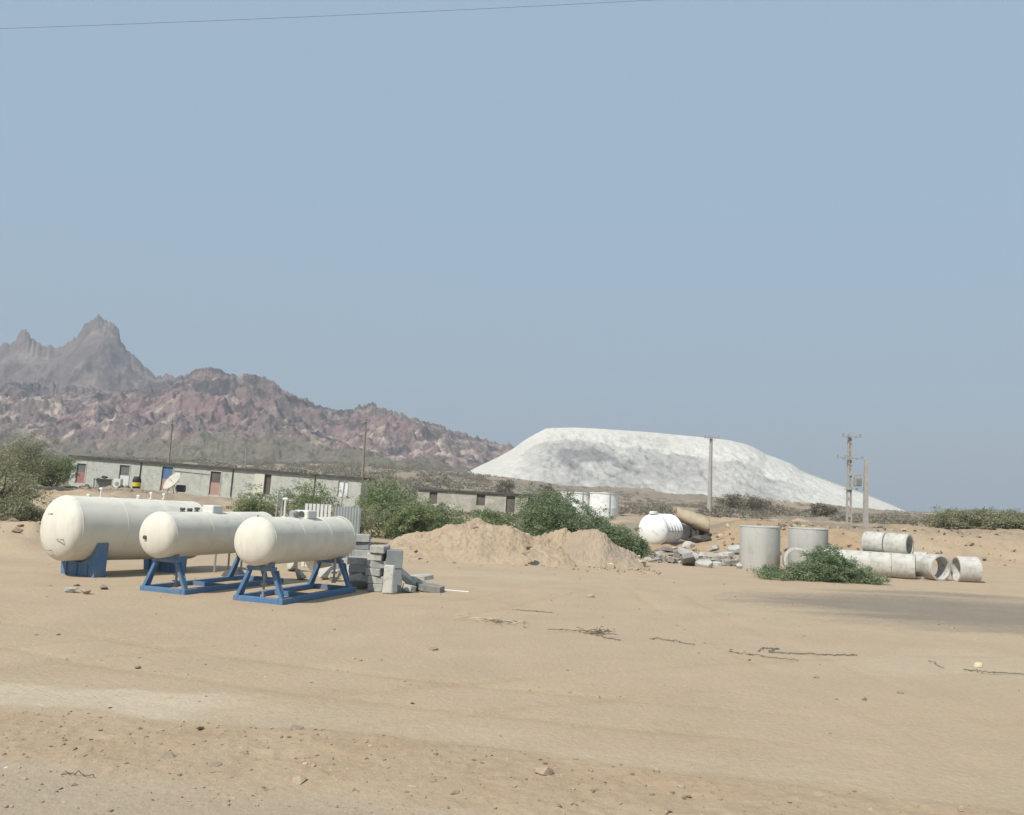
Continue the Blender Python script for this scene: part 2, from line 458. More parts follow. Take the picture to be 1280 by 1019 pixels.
# reddish banks on the right, brown bushy plain beyond
bank = sst(44, 49, YY) * (1 - sst(75, 100, YY)) * (.45 + .8 * fbm(XX * .12, YY * .12, 4, 121)) * sst(.05, .2, np.abs(u_))
ruts = np.zeros_like(XX)
for (ax, ay), (bx, by), cv in [(G(60, 815)[:2], G(700, 735)[:2], .9), (G(500, 880)[:2], G(1280, 830)[:2], -.5), (G(0, 790)[:2], G(900, 900)[:2], .6), (G(820, 740)[:2], G(1280, 950)[:2], .4)]:
    ddx_, ddy_ = bx - ax, by - ay; ln = math.hypot(ddx_, ddy_)
    al = ((XX - ax) * ddx_ + (YY - ay) * ddy_) / ln; ac = (-(XX - ax) * ddy_ + (YY - ay) * ddx_) / ln + cv * np.sin(np.clip(al / ln, 0, 1) * 3.14) + .1 * fbm(XX * .5, YY * .5, 2, 161)
    ruts += (np.exp(-((ac - .75) / .13) ** 2) + np.exp(-((ac + .75) / .13) ** 2)) * sst(-3, 1, al) * (1 - sst(ln - 1, ln + 3, al)) * np.clip(.55 + 1.2 * fbm(XX * .3, YY * .3, 3, 171), 0, 1)
ruts = np.clip(ruts, 0, 1) * (1 - sst(28, 34, YY))
ZZ = ZZ - .02 * ruts
redn = np.clip(.42 * ruts + .5 * np.clip(fbm(XX * .14, YY * .5, 5, 181, .6), 0, 1) + rub * .42 + .25 * rub * fbm(XX * 1.3, YY * 1.3, 3, 131) + 1.0 * np.clip(bank, 0, 1), 0, 1)
plain = sst(75, 110, YY) + .75 * sst(50, 62, YY) * (1 - sst(75, 110, YY)) * np.clip(.5 + 2.2 * fbm(XX * .10, YY * .10, 4, 191), 0, 1)
C = np.zeros(XX.shape + (4,))
C[..., 0] = np.clip(track + track2 + plain * 1.4 * np.clip(fbm(XX * .12, YY * .05, 5, 151, .65), 0, 1), 0, 1); C[..., 1] = redn
C[..., 2] = np.clip(verge * .8, 0, 1); C[..., 3] = np.maximum(dark, plain * np.clip(.85 + .9 * fbm(XX * .03, YY * .03, 4, 141), .3, 1))
ground = grid_mesh(XX, YY, ZZ, 'ground', M_ground, C)
tag(ground, kind='structure')

# ---- mountains: heightfields with the skyline of the photo as their crest line
def crest(pts):
    q = sorted(ue(*p) for p in pts); return np.array([a[0] for a in q]), np.array([a[1] for a in q])
def mountain(name, sky_pts, Rn, Rc, Rb, base_z, m, amp, sc, colfn, nu=620, nr=150, seed=1, u0=-1.15, u1=.2, rough_crest=.006, pw=1.0, soft=1.0, fine=.15):
    cu, ce = crest(sky_pts)
    u = np.linspace(u0, u1, nu); r = np.concatenate([np.linspace(0, 1, int(nr * .72)), np.linspace(1, 2, int(nr * .28) + 1)[1:]])
    U, T = np.meshgrid(u, r)
    Yv = np.where(T <= 1, Rn + (Rc - Rn) * T, Rc + (Rb - Rc) * (T - 1))
    Xv = U * Yv
    e = np.interp(U, cu, ce)
    zc = CAMZ + Rc * e
    zc = zc + Rc * rough_crest * (.6 * fbm(U * 150, U * 0 + .5, 6, seed + 9, .8) + .55 * (ridged(U * 110, U * 0 + .5, 5, seed + 19, .7) - .45)) * sst(0, .02, e)
    ug = np.linspace(u0 - .3, u1 + .3, 1200); eg = np.interp(ug, cu, ce)
    kk = np.hanning(61); kk /= kk.sum(); es = np.convolve(np.pad(eg, 30, 'edge'), kk, 'valid')
    lowc = 1 - sst(.80, .99, T)
    zc = zc * (1 - lowc * soft) + lowc * soft * (CAMZ + Rc * np.interp(U, ug, es))
    prof = np.where(T <= 1, T ** pw, 1 - np.clip(T - 1, 0, 1) ** 1.3)
    zb = base_z(U)
    Z = zb + (zc - zb) * prof
    d = np.minimum(np.sin(np.clip(T, 0, 1) * math.pi) ** .6, 1)
    hgt = np.clip(zc - zb, 0, None)
    Z = Z + d * hgt * amp * (ridged(Xv * sc, Yv * sc * .8, 6, seed, .58) - .55)
    Z = Z + d * np.minimum(hgt, 60) * fine * (ridged(Xv * sc * 5, Yv * sc * 4, 3, seed + 3, .6) - .5 + fbm(Xv * sc * 9, Yv * sc * 6, 4, seed + 5, .7))
    Z = np.where(T > 1, Z - (T - 1) * 30, Z)
    Z[0] -= 25
    o = grid_mesh(Xv, Yv, Z, name, m, colfn(Xv, Yv, Z, T, U))
    tag(o, kind='structure')
    return o
M_rockfront = tone_mat('mottled pink rock', [(.215, .16, .15), (.50, .39, .32), (.30, .19, .18), (.095, .078, .084), (.19, .165, .12)], 6.0, .10, .34, .09)
M_rockback = tone_mat('grey volcanic rock', [(.165, .125, .12), (.29, .225, .195), (.23, .155, .145), (.085, .07, .072), (.14, .12, .11)], 6.0, .08, .26, .07)
def pebble(x, y, s, k): return np.clip((ridged(x * s, y * s, 4, k) - .5) * 3, 0, 1)
def col_front(X, Y, Z, T, U):
    c = np.zeros(X.shape + (4,))
    hi = sst(.55, .95, T)
    c[..., 0] = np.clip(3.2 * fbm(X * .05, Y * .05, 5, 201, .65) - .15, 0, 1) * (1 - .6 * hi)
    c[..., 1] = np.clip(2.0 * fbm(X * .014, Y * .012, 5, 211, .6) + .1, 0, 1) * (1 - hi * .5)
    c[..., 2] = np.clip(.55 * hi * (1 - sst(-.33, -.12, U)) + 2.6 * fbm(X * .045, Y * .045, 5, 221, .65) - .15, 0, 1)
    c[..., 3] = (1 - sst(.10, .30, T + .12 * fbm(X * .02, Y * .02, 4, 225))) * sst(.08, -.15, U) + (1 - sst(.02, .1, T))
    c = np.clip(c, 0, 1)
    return c
def col_back(X, Y, Z, T, U):
    c = np.zeros(X.shape + (4,))
    c[..., 0] = np.clip(1.8 * fbm(X * .03, Y * .03, 5, 231, .65), 0, .8)
    c[..., 1] = np.clip(.8 * fbm(X * .012, Z * .02, 4, 241), 0, .6)
    c[..., 2] = np.clip(2 * fbm(X * .03, Y * .03, 5, 251, .65), 0, .9)
    return c
BACK = [(-400, 470), (-150, 440), (-60, 447), (0, 432), (20, 425), (25, 415), (29, 412), (33, 414), (38, 422), (46, 429), (60, 434), (72, 434), (88, 427), (97, 420), (105, 405), (115, 401), (123, 396), (137, 402), (148, 412), (151, 430), (165, 443), (182, 460), (196, 468), (215, 470), (260, 478), (300, 500), (360, 560)]
FRONT = [(-400, 480), (-120, 470), (0, 476), (60, 478), (120, 488), (175, 486), (205, 478), (236, 467), (245, 462), (258, 460), (272, 463), (285, 467), (300, 471), (312, 468), (330, 470), (345, 480), (362, 492), (378, 498), (400, 508), (430, 515), (447, 509), (458, 508), (466, 504), (476, 512), (495, 518), (520, 524), (545, 531), (560, 537), (585, 544), (592, 548), (597, 542), (603, 549), (614, 552), (628, 556), (636, 553), (645, 561), (670, 580), (720, 606)]
def plain_z(Yb):
    return lambda U: CAMZ + Yb * np.interp(U, PU, PE) * .97 - 4
mountain('mountain_peak', BACK, 1250, 1650, 2400, plain_z(1250), M_rockback, .30, .006, col_back, seed=301, u1=.0, nu=760, nr=150, rough_crest=.012)
mountain('mountain_ridge', FRONT, 700, 1150, 1700, plain_z(700), M_rockfront, .40, .009, col_front, seed=401, u1=.16, nu=1000, nr=260, rough_crest=.011)

# ---- the flat-topped white hill
WHITE = [(560, 598), (585, 590), (600, 582), (620, 573), (640, 562), (655, 551), (668, 543), (682, 536), (690, 535), (720, 534.5), (750, 536), (780, 538), (820, 541), (860, 545), (895, 548), (915, 551), (935, 556), (948, 562), (958, 568), (975, 574), (990, 580), (1005, 590), (1040, 603), (1080, 617), (1110, 629), (1135, 640), (1150, 645), (1200, 655)]
M_whitehill = tone_mat('white salt hill', [(.60, .575, .515), (.65, .625, .565), (.48, .41, .31), (.255, .245, .24), (.30, .26, .225)], 1.5, .3, .07, .3)
def col_white(X, Y, Z, T, U):
    c = np.zeros(X.shape + (4,))
    ua, _ = ue(740, 585); ub, _ = ue(905, 600)
    n1 = fbm(X * .025, Z * .05 + Y * .01, 5, 261)
    n2 = fbm(X * .06, Z * .10, 4, 271)
    band = sst(.66, .60, T + .22 * n1 + .06 * n2) * sst(.02, .10, T)
    mid = sst(-.02, .04, U) * (1 - sst(.30, .36, U))
    g = band * mid * (.75 + .5 * n2)
    blob = np.exp(-(((U - ue(738, 575)[0]) / .055) ** 2 + ((T - .42) / .2) ** 2))
    g = np.maximum(np.clip(g * .62, 0, .55), np.clip(blob * (1.25 + 3.0 * n2 + 1.2 * n1), 0, 1))
    b2_ = np.exp(-(((U - ue(810, 555)[0]) / .03) ** 2 + ((T - .80) / .10) ** 2)); g = np.maximum(g, .55 * np.clip(b2_ * (1 + 2 * n2), 0, 1))
    c[..., 0] = np.clip(.8 * n1 + .6 * T, 0, 1)
    c[..., 1] = np.clip(.9 * sst(.9, 1.0, T) * sst(.2, .3, U) * (.6 + n1) + .3 * sst(.12, .0, T), 0, 1)
    c[..., 2] = np.clip(g, 0, 1)
    c[..., 3] = sst(.10, .0, T + .05 * n1)
    return c
mountain('white_hill', WHITE, 430, 560, 760, plain_z(430), M_whitehill, .035, .022, col_white, seed=501, u0=-.09, u1=.56, nu=460, nr=110, rough_crest=.0006, pw=.92, soft=.0, fine=.05)

# ------------------------------------------------------------------ vegetation
def leaves_mesh(centres, sizes, n_per, leaf, droop=.0, seed=1, narrow=.38):
    r = np.random.default_rng(seed)
    c = np.repeat(np.asarray(centres), n_per, 0); s = np.repeat(np.asarray(sizes), n_per, 0)
    n = len(c)
    off = r.normal(size=(n, 3)); off /= np.linalg.norm(off, axis=1, keepdims=True)
    off *= (r.random((n, 1)) ** .55)
    p = c + off * s
    p[:, 2] -= droop * (off[:, 0] ** 2 + off[:, 1] ** 2) * s[:, 0]
    a = r.normal(size=(n, 3)); a[:, 2] *= .55; a += off * .8; a /= np.linalg.norm(a, axis=1, keepdims=True)
    b = np.cross(a, r.normal(size=(n, 3))); b /= np.linalg.norm(b, axis=1, keepdims=True)
    L = leaf * r.uniform(.6, 1.35, (n, 1))
    v = np.stack([p - a * L * .5, p + b * L * narrow * .5, p + a * L * .5, p - b * L * narrow * .5], 1).reshape(-1, 3)
    return v
def quads_obj(name, v, m, parent=None):
    n = len(v) // 4
    me = bpy.data.meshes.new(name)
    me.vertices.add(len(v)); me.vertices.foreach_set('co', v.astype(np.float32).ravel())
    me.loops.add(n * 4); me.loops.foreach_set('vertex_index', np.arange(n * 4, dtype=np.int32))
    me.polygons.add(n); me.polygons.foreach_set('loop_start', (np.arange(n) * 4).astype(np.int32)); me.polygons.foreach_set('loop_total', np.full(n, 4, np.int32))
    me.update(); me.materials.append(m)
    o = bpy.data.objects.new(name, me); COL.objects.link(o)
    if parent: o.parent = parent
    return o
def bush(name, label, cat, loc, w_, d_, h_, m, group=None, n=240, per=55, leaf=.11, seed=1, lobes=None, hollow=.35, stems=9, csize=.16, flatb=True, rotz=0, stemr=.03, sparse=0):
    """w_, d_, h_ in metres. lobes: list of (x, y, z, rx, ry, rz) as fractions of w_, d_, h_."""
    r = np.random.default_rng(seed); rr = random.Random(seed)
    t = thing(name, label, cat, loc, (0, 0, rotz), group)
    if lobes is None:
        lobes = [(rr.uniform(-.28, .28), rr.uniform(-.25, .25), rr.uniform(.35, .6), rr.uniform(.2, .32), rr.uniform(.2, .32), rr.uniform(.28, .42)) for k in range(6)] + [(0, 0, .4, .42, .42, .42)]
    cs, ss = [], []
    vol = np.array([l[3] * l[4] * l[5] for l in lobes]) ** .6; vol /= vol.sum()
    while len(cs) < n:
        l = lobes[r.choice(len(lobes), p=vol)]
        d = r.normal(size=3); d /= np.linalg.norm(d)
        q = hollow + (1 - hollow) * r.random() ** .6
        q *= 1 + .22 * r.normal()
        p = np.array([(l[0] + d[0] * q * l[3]) * w_, (l[1] + d[1] * q * l[4]) * d_, (l[2] + d[2] * q * l[5]) * h_])
        if p[2] < .03 * h_: continue
        cs.append(p); k = csize * (w_ * h_) ** .5 * r.uniform(.5, 1.2); ss.append((k, k, k * .6))
    v = leaves_mesh(cs, ss, per, leaf, .25, seed)
    v[:, 2] = np.maximum(v[:, 2], .01)
    quads_obj('foliage', v, m, t)
    bm = B()
    for k in range(stems):
        c = Vector(cs[rr.randrange(len(cs))]) * .95
        b0 = Vector((c.x * .25 + rr.gauss(0, .03) * w_, c.y * .25, -.05))
        mid = b0.lerp(c, .5) + Vector((rr.gauss(0, .04) * w_, 0, .08 * h_))
        tube(bm, [b0, b0.lerp(mid, .5) + Vector((0, 0, .03)), mid, c], [stemr * 1.2, stemr, stemr * .65, stemr * .25], 5)
    obj('stem', bm, M_bark, t)
    return t
def bush_px(name, label, cat, px0, px1, pytop, pybot, Y, m, zb=None, **k):
    """a bush spanning px0..px1, its foot at row pybot when seen at distance Y"""
    pm = (px0 + px1) / 2
    p = at(pm, pybot, Y)
    pytop = pytop - .10 * (pybot - pytop)
    z = H1(p.x, p.y) if zb is None else zb
    a, b = at(px0, (pytop + pybot) / 2, Y), at(px1, (pytop + pybot) / 2, Y)
    top = at(pm, pytop, Y)
    w_ = b.x - a.x
    return bush(name, label, cat, ((a.x + b.x) / 2, Y, z - .03), w_, k.pop('depth', w_ * .7), max(.3, top.z - z), m, **k)

# the long green thicket behind the sand heaps, bush by bush
GB = 'mesquite bushes in the thicket behind the sand heaps'
bush_px('mesquite_bush', 'broad tall green bush right of the third tank, below the tall brown pole', 'bush', 438, 535, 594, 670, 48, M_leaf, group=GB, n=300, per=50, leaf=.13, seed=11, csize=.15, depth=4)
bush_px('mesquite_bush', 'green bush in front of the left end of the low ruined block', 'bush', 515, 600, 625, 668, 46, M_leaf, group=GB, n=260, per=50, leaf=.12, seed=12, csize=.15, depth=4)
bush_px('mesquite_bush', 'low green bush directly above the crest of the large sand heap', 'bush', 585, 660, 634, 668, 46, M_leaf, group=GB, n=300, per=55, leaf=.12, seed=13, csize=.15, depth=3.5)
bush_px('mesquite_bush', 'tall bright green bush left of the white storage tanks', 'bush', 645, 722, 605, 672, 45, M_leafdark, group=GB, n=380, per=60, leaf=.11, seed=14, csize=.14, depth=3)
lob = [(-.3, 0, .5, .22, .4, .5), (-.08, 0, .45, .22, .4, .42), (.13, 0, .34, .2, .4, .34), (.28, 0, .24, .16, .4, .26), (.40, 0, .13, .12, .3, .15), (0, -.1, .2, .4, .4, .2)]
bush_px('mesquite_bush', 'dense dark green bush sloping down to the ribbed white tank', 'bush', 655, 812, 626, 690, 42, M_leafdark, group=GB, n=760, per=60, leaf=.11, seed=15, lobes=lob, csize=.09, depth=3)
bush_px('mesquite_bush', 'olive bush filling the gap between the brown pole bush and the low ruined block', 'bush', 478, 545, 622, 670, 43, M_leaf, group=GB, n=380, per=55, leaf=.12, seed=19, csize=.15, depth=3)
bush_px('mesquite_bush', 'small green bush in front of the long block, behind the second tank', 'bush', 284, 355, 606, 644, 44, M_leaf, n=300, per=50, leaf=.10, seed=16, csize=.13, depth=2.5, group='bushes growing in front of the long block')
bush_px('mesquite_bush', 'feathery green bush in front of the long block, above the third tank', 'bush', 338, 440, 598, 648, 43, M_leaf, n=330, per=40, leaf=.10, seed=17, csize=.11, depth=2.5, hollow=.2, group='bushes growing in front of the long block')
bush_px('mesquite_bush', 'pale olive bush behind the third tank and the tall corrugated sheet', 'bush', 400, 470, 626, 676, 42, M_leafdry, n=230, per=50, leaf=.11, seed=18, csize=.14, depth=2.5, group='bushes growing in front of the long block')
# left edge
bush_px('thorn_tree', 'sparse thorny tree with bare stems at the left edge', 'tree', -70, 42, 552, 668, 33, M_leafdry, group='trees at the left edge', n=120, per=28, leaf=.10, seed=21, hollow=.2, csize=.14, stems=26, stemr=.045, lobes=[(0, 0, .72, .45, .4, .28), (.2, 0, .5, .28, .3, .2), (-.3, 0, .4, .2, .3, .25)])
bush_px('dry_bush', 'grey green bush behind the sparse thorny tree at the left edge', 'bush', -50, 62, 592, 650, 40, M_leafdry, n=150, per=40, leaf=.11, seed=26, csize=.13, depth=2.5, stems=20)
bush_px('thorn_tree', 'round olive tree between the left edge and the long block', 'tree', -20, 66, 540, 606, 75, M_leafdry, n=260, per=50, leaf=.16, seed=22, csize=.14, depth=5, stemr=.08)
bush_px('thorn_tree', 'dark green tree touching the left end of the long block', 'tree', 28, 94, 568, 606, 82, M_leaf, n=380, per=60, leaf=.15, seed=23, csize=.14, depth=4, stemr=.06)
bush_px('dry_bush', 'dry grey brown bush on the bank left of the large tank', 'bush', -40, 58, 622, 680, 32.5, M_leafdry, n=420, per=50, leaf=.08, seed=24, csize=.13, depth=2.0, stems=40, hollow=.1, zb=.5)
# right far bush
bush_px('mesquite_bush', 'wide green bush on the plain at the right edge', 'bush', 1165, 1310, 639, 675, 74, M_leafdry, n=520, per=60, leaf=.17, seed=25, csize=.15, depth=6, lobes=[(-.25, 0, .5, .25, .4, .4), (.1, 0, .55, .3, .4, .42), (.35, 0, .4, .2, .4, .35), (-.42, 0, .3, .12, .3, .25)])
# the cut green bush lying in front of the concrete rings
lob = [(-.33, 0, .16, .17, .42, .16), (-.12, -.05, .28, .16, .4, .26), (.05, 0, .5, .12, .45, .46), (.12, 0, .48, .16, .42, .44), (.26, 0, .25, .2, .42, .28), (.37, -.1, .10, .16, .3, .12), (-.02, 0, .14, .25, .4, .14)]
pb = G(1032, 729)
bush('mesquite_bush', 'low spreading dark green bush in front of the concrete rings', 'bush', (pb.x, pb.y + 1.0, 0), 4.75, 2.2, 1.32, M_leafdark, n=420, per=80, leaf=.085, seed=31, lobes=lob, csize=.12, stems=6, stemr=.015)

# far scrub (nobody could count it) and the few distinct far bushes
def scrub(name, label, n, ulo, uhi, ylo, yhi, hs, seed, per=34, wfac=1.6):
    r = np.random.default_rng(seed)
    u = r.uniform(ulo, uhi, n * 3); y = ylo * (yhi / ylo) ** r.random(n * 3)
    k = vnoise(u * 25 + 9, y * .02, seed) > .3
    u, y = u[k][:n], y[k][:n]
    x = u * y; z = H(x, y)
    s = r.uniform(.5, 1.2, len(x)) * hs
    vv = []
    nb = len(x)
    c = np.repeat(np.stack([x, y, z], 1), per, 0); ss = np.repeat(s, per)
    off = r.normal(size=(nb * per, 3)); off /= np.linalg.norm(off, axis=1, keepdims=True)
    off *= r.random((nb * per, 1)) ** .4
    off[:, 2] = np.abs(off[:, 2])
    p = c + off * np.stack([ss * wfac, ss * wfac, ss], 1)
    a = r.normal(size=p.shape); a /= np.linalg.norm(a, axis=1, keepdims=True)
    b = np.cross(a, r.normal(size=p.shape)); b /= np.linalg.norm(b, axis=1, keepdims=True)
    L = (ss * .55)[:, None]
    v = np.stack([p - a * L * .5, p + b * L * .3, p + a * L * .5, p - b * L * .3], 1).reshape(-1, 3)
    o = quads_obj(name, v, M_leaffar)
    return tag(o, label, 'scrub', kind='stuff')
scrub('far_scrub', 'dusty olive scrub covering the plain below the mountains', 4200, -.75, -.02, 112, 640, 1.35, 601, per=34)
scrub('far_scrub', 'grey brown scrub on the plain in front of the white hill', 4200, -.06, .75, 90, 420, .6, 602, per=24)
for k, (a, b, t_, bt, Y, lab) in enumerate([
        (618, 645, 590, 606, 150, 'round dark far bush at the left foot of the white hill'),
        (676, 700, 600, 616, 140, 'small dark far bush below the grey scar of the white hill'),
        (893, 935, 611, 625, 150, 'dark far bush right of the tall bare pole'),
        (925, 985, 614, 631, 140, 'long dark hummock bush in front of the white hill'),
        (1005, 1050, 624, 642, 130, 'grey green mound of bush left of the transformer poles')]):
    bush_px('desert_bush', lab, 'bush', a, b, t_ + 4, bt + 1, Y, M_leaffar, n=90, per=40, leaf=.30, seed=700 + k, csize=.2, stems=2, group='dark bushes far out on the plain')

# ------------------------------------------------------------------ gas tanks
def head(r, L, k, n=10):
    """profile of a shell with domed heads from -L/2 to L/2, dome depth k*r"""
    pf = []
    for i in range(n + 1):
        a = math.pi / 2 * i / n; pf.append((-L / 2 - k * r * math.cos(a), r * math.sin(a)))
    pf += [(-L / 2 + .02, r), (-L / 2 + L * .33, r), (-L / 2 + L * .34, r * 1.0), (L / 2 - L * .33, r), (L / 2 - .02, r)]
    for i in range(n + 1):
        a = math.pi / 2 * (1 - i / n); pf.append((L / 2 + k * r * math.cos(a), r * math.sin(a)))
    return pf
def tank_base(label, pf, pb, D, k, loc=None):
    d = pb - pf; L = d.length
    rz = math.atan2(-d.x, d.y); pitch = math.asin(d.z / L)
    c = (pf + pb) / 2
    t = thing('gas_tank', label, 'gas tank', (c.x, c.y, 0), (0, 0, rz), 'cream gas tanks in a row on blue supports')
    bm = B(); lathe(bm, head(D / 2, L, k), 56)
    for v in bm.verts: v.co = Matrix.Rotation(pitch, 3, 'X') @ v.co + Vector((0, 0, c.z))
    sh = obj('shell', bm, M_shell, t); autosmooth(sh, 50)
    for yy in (-L / 2, -L / 6, L / 6, L / 2):                       # weld beads
        bm = B(); rr_ = D / 2 + .005
        ring = [(yy - .014, rr_ - .012), (yy - .007, rr_), (yy + .007, rr_), (yy + .014, rr_ - .012)]
        lathe(bm, ring, 56)
        for v in bm.verts: v.co = Matrix.Rotation(pitch, 3, 'X') @ v.co + Vector((0, 0, c.z))
        obj('weld_seam', bm, M_shell, sh)
    return t, sh, L, c.z
def valve(t, x, y, z0, h_, m=M_white, tee=True):
    bm = B(); tube(bm, [(x, y, z0 - .05), (x, y, z0 + h_)], .022, 8)
    lathe_c = B(); lathe_c.free()
    if tee:
        tube(bm, [(x - .06, y, z0 + h_), (x + .06, y, z0 + h_)], .03, 8)
        tube(bm, [(x, y, z0), (x, y, z0 + .03)], .06, 10)
    obj('valve', bm, m, t)
def skid(t, L, D, zc, W=1.2, base_rear=.55, front=-.05, rear_in=.1):
    """blue frame: rectangular base, two leaning-legged portals with saddles"""
    y0, y1 = -L / 2 + front, L / 2 + base_rear
    hb = .125
    fr = B()
    for s in (-1, 1): box(fr, (s * W / 2, (y0 + y1) / 2, hb / 2), (.11, y1 - y0 + .11, hb), bev=.008)
    box(fr, (0, y0, hb / 2 - .002), (W - .112, .11, hb), bev=.008)
    box(fr, (0, y1, hb / 2 - .002), (W - .112, .11, hb), bev=.008)
    box(fr, (0, (y0 + y1) / 2 - .2, hb / 2 - .004), (W - .112, .09, hb * .8))
    base = obj('base_frame', fr, M_blue, t)
    for yy in (y0 + .02, L / 2 - rear_in):
        ztop = zc - D / 2 - .10
        for s in (-1, 1):
            b = B(); beam(b, (s * (W / 2 - .01), yy, hb - .01), (s * .30, yy, ztop), .078, .07)
            beam(b, (s * (W / 2 - .05), yy + .07, hb), (s * .34, yy + .07, ztop), .02, .12)
            obj('leg', b, M_blue, t)
        b = B(); box(b, (0, yy, ztop + .04), (.72, .13, .09), bev=.008); obj('crossbeam', b, M_bluedusty, t)
        # saddle plate curved up around the shell
        b = B(); n = 10; vs1 = []
        r0 = D / 2 + .004
        for sgn in (-1, 1):
            up, dn = [], []
            for i in range(n + 1):
                a = -math.pi / 2 + R(34) * (2 * i / n - 1)
                x = math.cos(a) * r0; z = zc + math.sin(a) * r0
                up.append(b.verts.new((x, yy + sgn * .07, z))); dn.append(b.verts.new((x * .98, yy + sgn * .07, ztop + .08)))
            vs1.append((up, dn))
        for (up, dn), fl in zip(vs1, (False, True)):
            for i in range(n):
                f = (up[i], up[i + 1], dn[i + 1], dn[i]); b.faces.new(f if not fl else f[::-1])
        (u0_, d0_), (u1_, d1_) = vs1
        for i in range(n):
            b.faces.new((u0_[i], u1_[i], u1_[i + 1], u0_[i + 1])); b.faces.new((d0_[i + 1], d1_[i + 1], d1_[i], d0_[i]))
        b.faces.new((u0_[0], d0_[0], d1_[0], u1_[0])); b.faces.new((u0_[n], u1_[n], d1_[n], d0_[n]))
        obj('saddle', b, M_bluedusty, t)
def drain(t, x, y, zt, h_):
    bm = B(); tube(bm, [(x, y, zt + .03), (x, y, zt - h_)], .03, 8); tube(bm, [(x, y, zt - h_ * .55), (x, y, zt - h_ * .62)], .07, 8)
    tube(bm, [(x - .10, y, zt - h_ * .8), (x + .1, y, zt - h_ * .8)], .02, 6)
    tube(bm, [(x, y, zt - h_ + .05), (x, y, zt - h_)], .06, 8)
    obj('drain_valve', bm, M_grey, t)
def cover(t, x, y, z0, s, arch=False):
    bm = B(); box(bm, (x, y, z0 + s[2] / 2 - .04), s, bev=.02)
    o = obj('valve_cover', bm, M_white, t)
    if arch:
        bm = B(); lathe(bm, [(-.012, 0), (-.012, .085), (.012, .085), (.012, 0)], 20, 'Y')
        for v in bm.verts: v.co += Vector((x + .02, y - s[1] / 2 - .002, z0 + .06))
        obj('opening', bm, M_dark, o)
    return o

# tank 1, the large one
t1_, sh1, L1, zc1 = tank_base('largest cream tank, leftmost of the three, on solid blue saddles', at(80, 660, 22.9), at(236, 662.5, 26.2), 1.67, .46)
bm = B(); zt = zc1 - .835
def big_saddle(yy, m):
    b = B(); D = 1.67; W = 1.38; n = 14; top = zc1 - .22
    for sgn in (-1, 1):
        pass
    outl = [(-W / 2, 0.0), (-W / 2, .33)]
    a0 = math.asin(min(1, (W / 2) / (D / 2 + .004)))
    zs = lambda x: zc1 - math.sqrt(max(0, (D / 2 + .004) ** 2 - x * x))
    xs = [-.78 + 1.56 * i / n for i in range(n + 1)]
    pts = [(-W / 2, 0), (W / 2 + .06, 0), (W / 2 + .10, zs(.78))] + [(x, zs(x)) for x in xs[::-1]] + [(-W / 2 - .1, zs(-.78))]
    clean = []
    for p in pts:
        if not clean or (Vector(p) - Vector(clean[-1])).length > .004: clean.append(p)
    lo = [b.verts.new((x, yy - .16, z)) for x, z in clean]; hi = [b.verts.new((x, yy + .16, z)) for x, z in clean]
    b.faces.new(lo); b.faces.new(hi[::-1])
    for i in range(len(lo)):
        j = (i + 1) % len(lo); b.faces.new((lo[j], lo[i], hi[i], hi[j]))
    bmesh.ops.recalc_face_normals(b, faces=b.faces[:])
    s_ = obj('saddle', b, m, t1_)
    for q in (-1, 1):
        for x in (-.45, 0, .45): b = B(); box(b, (x, yy + q * .175, .16), (.05, .034, .30)); obj('stiffener', b, m, s_)
big_saddle(-L1 / 2 + .62, M_blue); big_saddle(L1 / 2 - .75, M_blue)
bm = B(); box(bm, (0, 0, 0), (.22, .012, .12)); npz = obj('nameplate', bm, M_dark, t1_)
npz.location = (-.10, -L1 / 2 - .46 * .835 * .86 + .02, zc1 + .43); npz.rotation_euler = (R(-32), 0, R(-6))
for dx, dz in ((.40, -.22), (-.05, -.52)):
    bm = B(); tube(bm, [(-.09, .03, 0), (-.09, -.05, 0), (.09, -.05, 0), (.09, .03, 0)], .012, 6)
    hd = obj('lifting_lug', bm, M_grey, t1_)
    hd.location = (dx, -L1 / 2 - .46 * .835 * math.sqrt(max(0, 1 - (dx * dx + dz * dz) / .70)), zc1 + dz)
for y, h_ in ((-L1 / 2 + .95, .24), (-L1 / 2 + .6, .06), (-L1 / 2 + 2.1, .07), (-L1 / 2 + 2.5, .16), (L1 / 2 - .95, .14)):
    valve(t1_, .0, y, zc1 + .835, h_)

# tank 2
t2_, sh2, L2, zc2 = tank_base('cream tank in the middle of the row, partly hidden behind the third tank', at(199, 668.5, 20.4), at(326, 664.5, 23.9), 1.05, .5)
skid(t2_, L2 * .82, 1.05, zc2)
drain(t2_, -.02, -L2 / 2 + .7, zc2 - .52, .72)
cover(t2_, 0, -L2 / 2 + 1.75, zc2 + .525, (.34, .36, .20))
for y, h_, m_ in ((-L2 / 2 + .75, .07, M_dark), (-L2 / 2 + 1.0, .06, M_dark), (-L2 / 2 + 1.25, .08, M_dark)):
    valve(t2_, -.05, y, zc2 + .52, h_, m_)
bm = B(); tube(bm, [(0, 0, 0), (0, -.05, 0)], .045, 10); fl = obj('gauge', bm, M_dark, t2_); fl.location = (-.16, -L2 / 2 - .24, zc2 - .06)
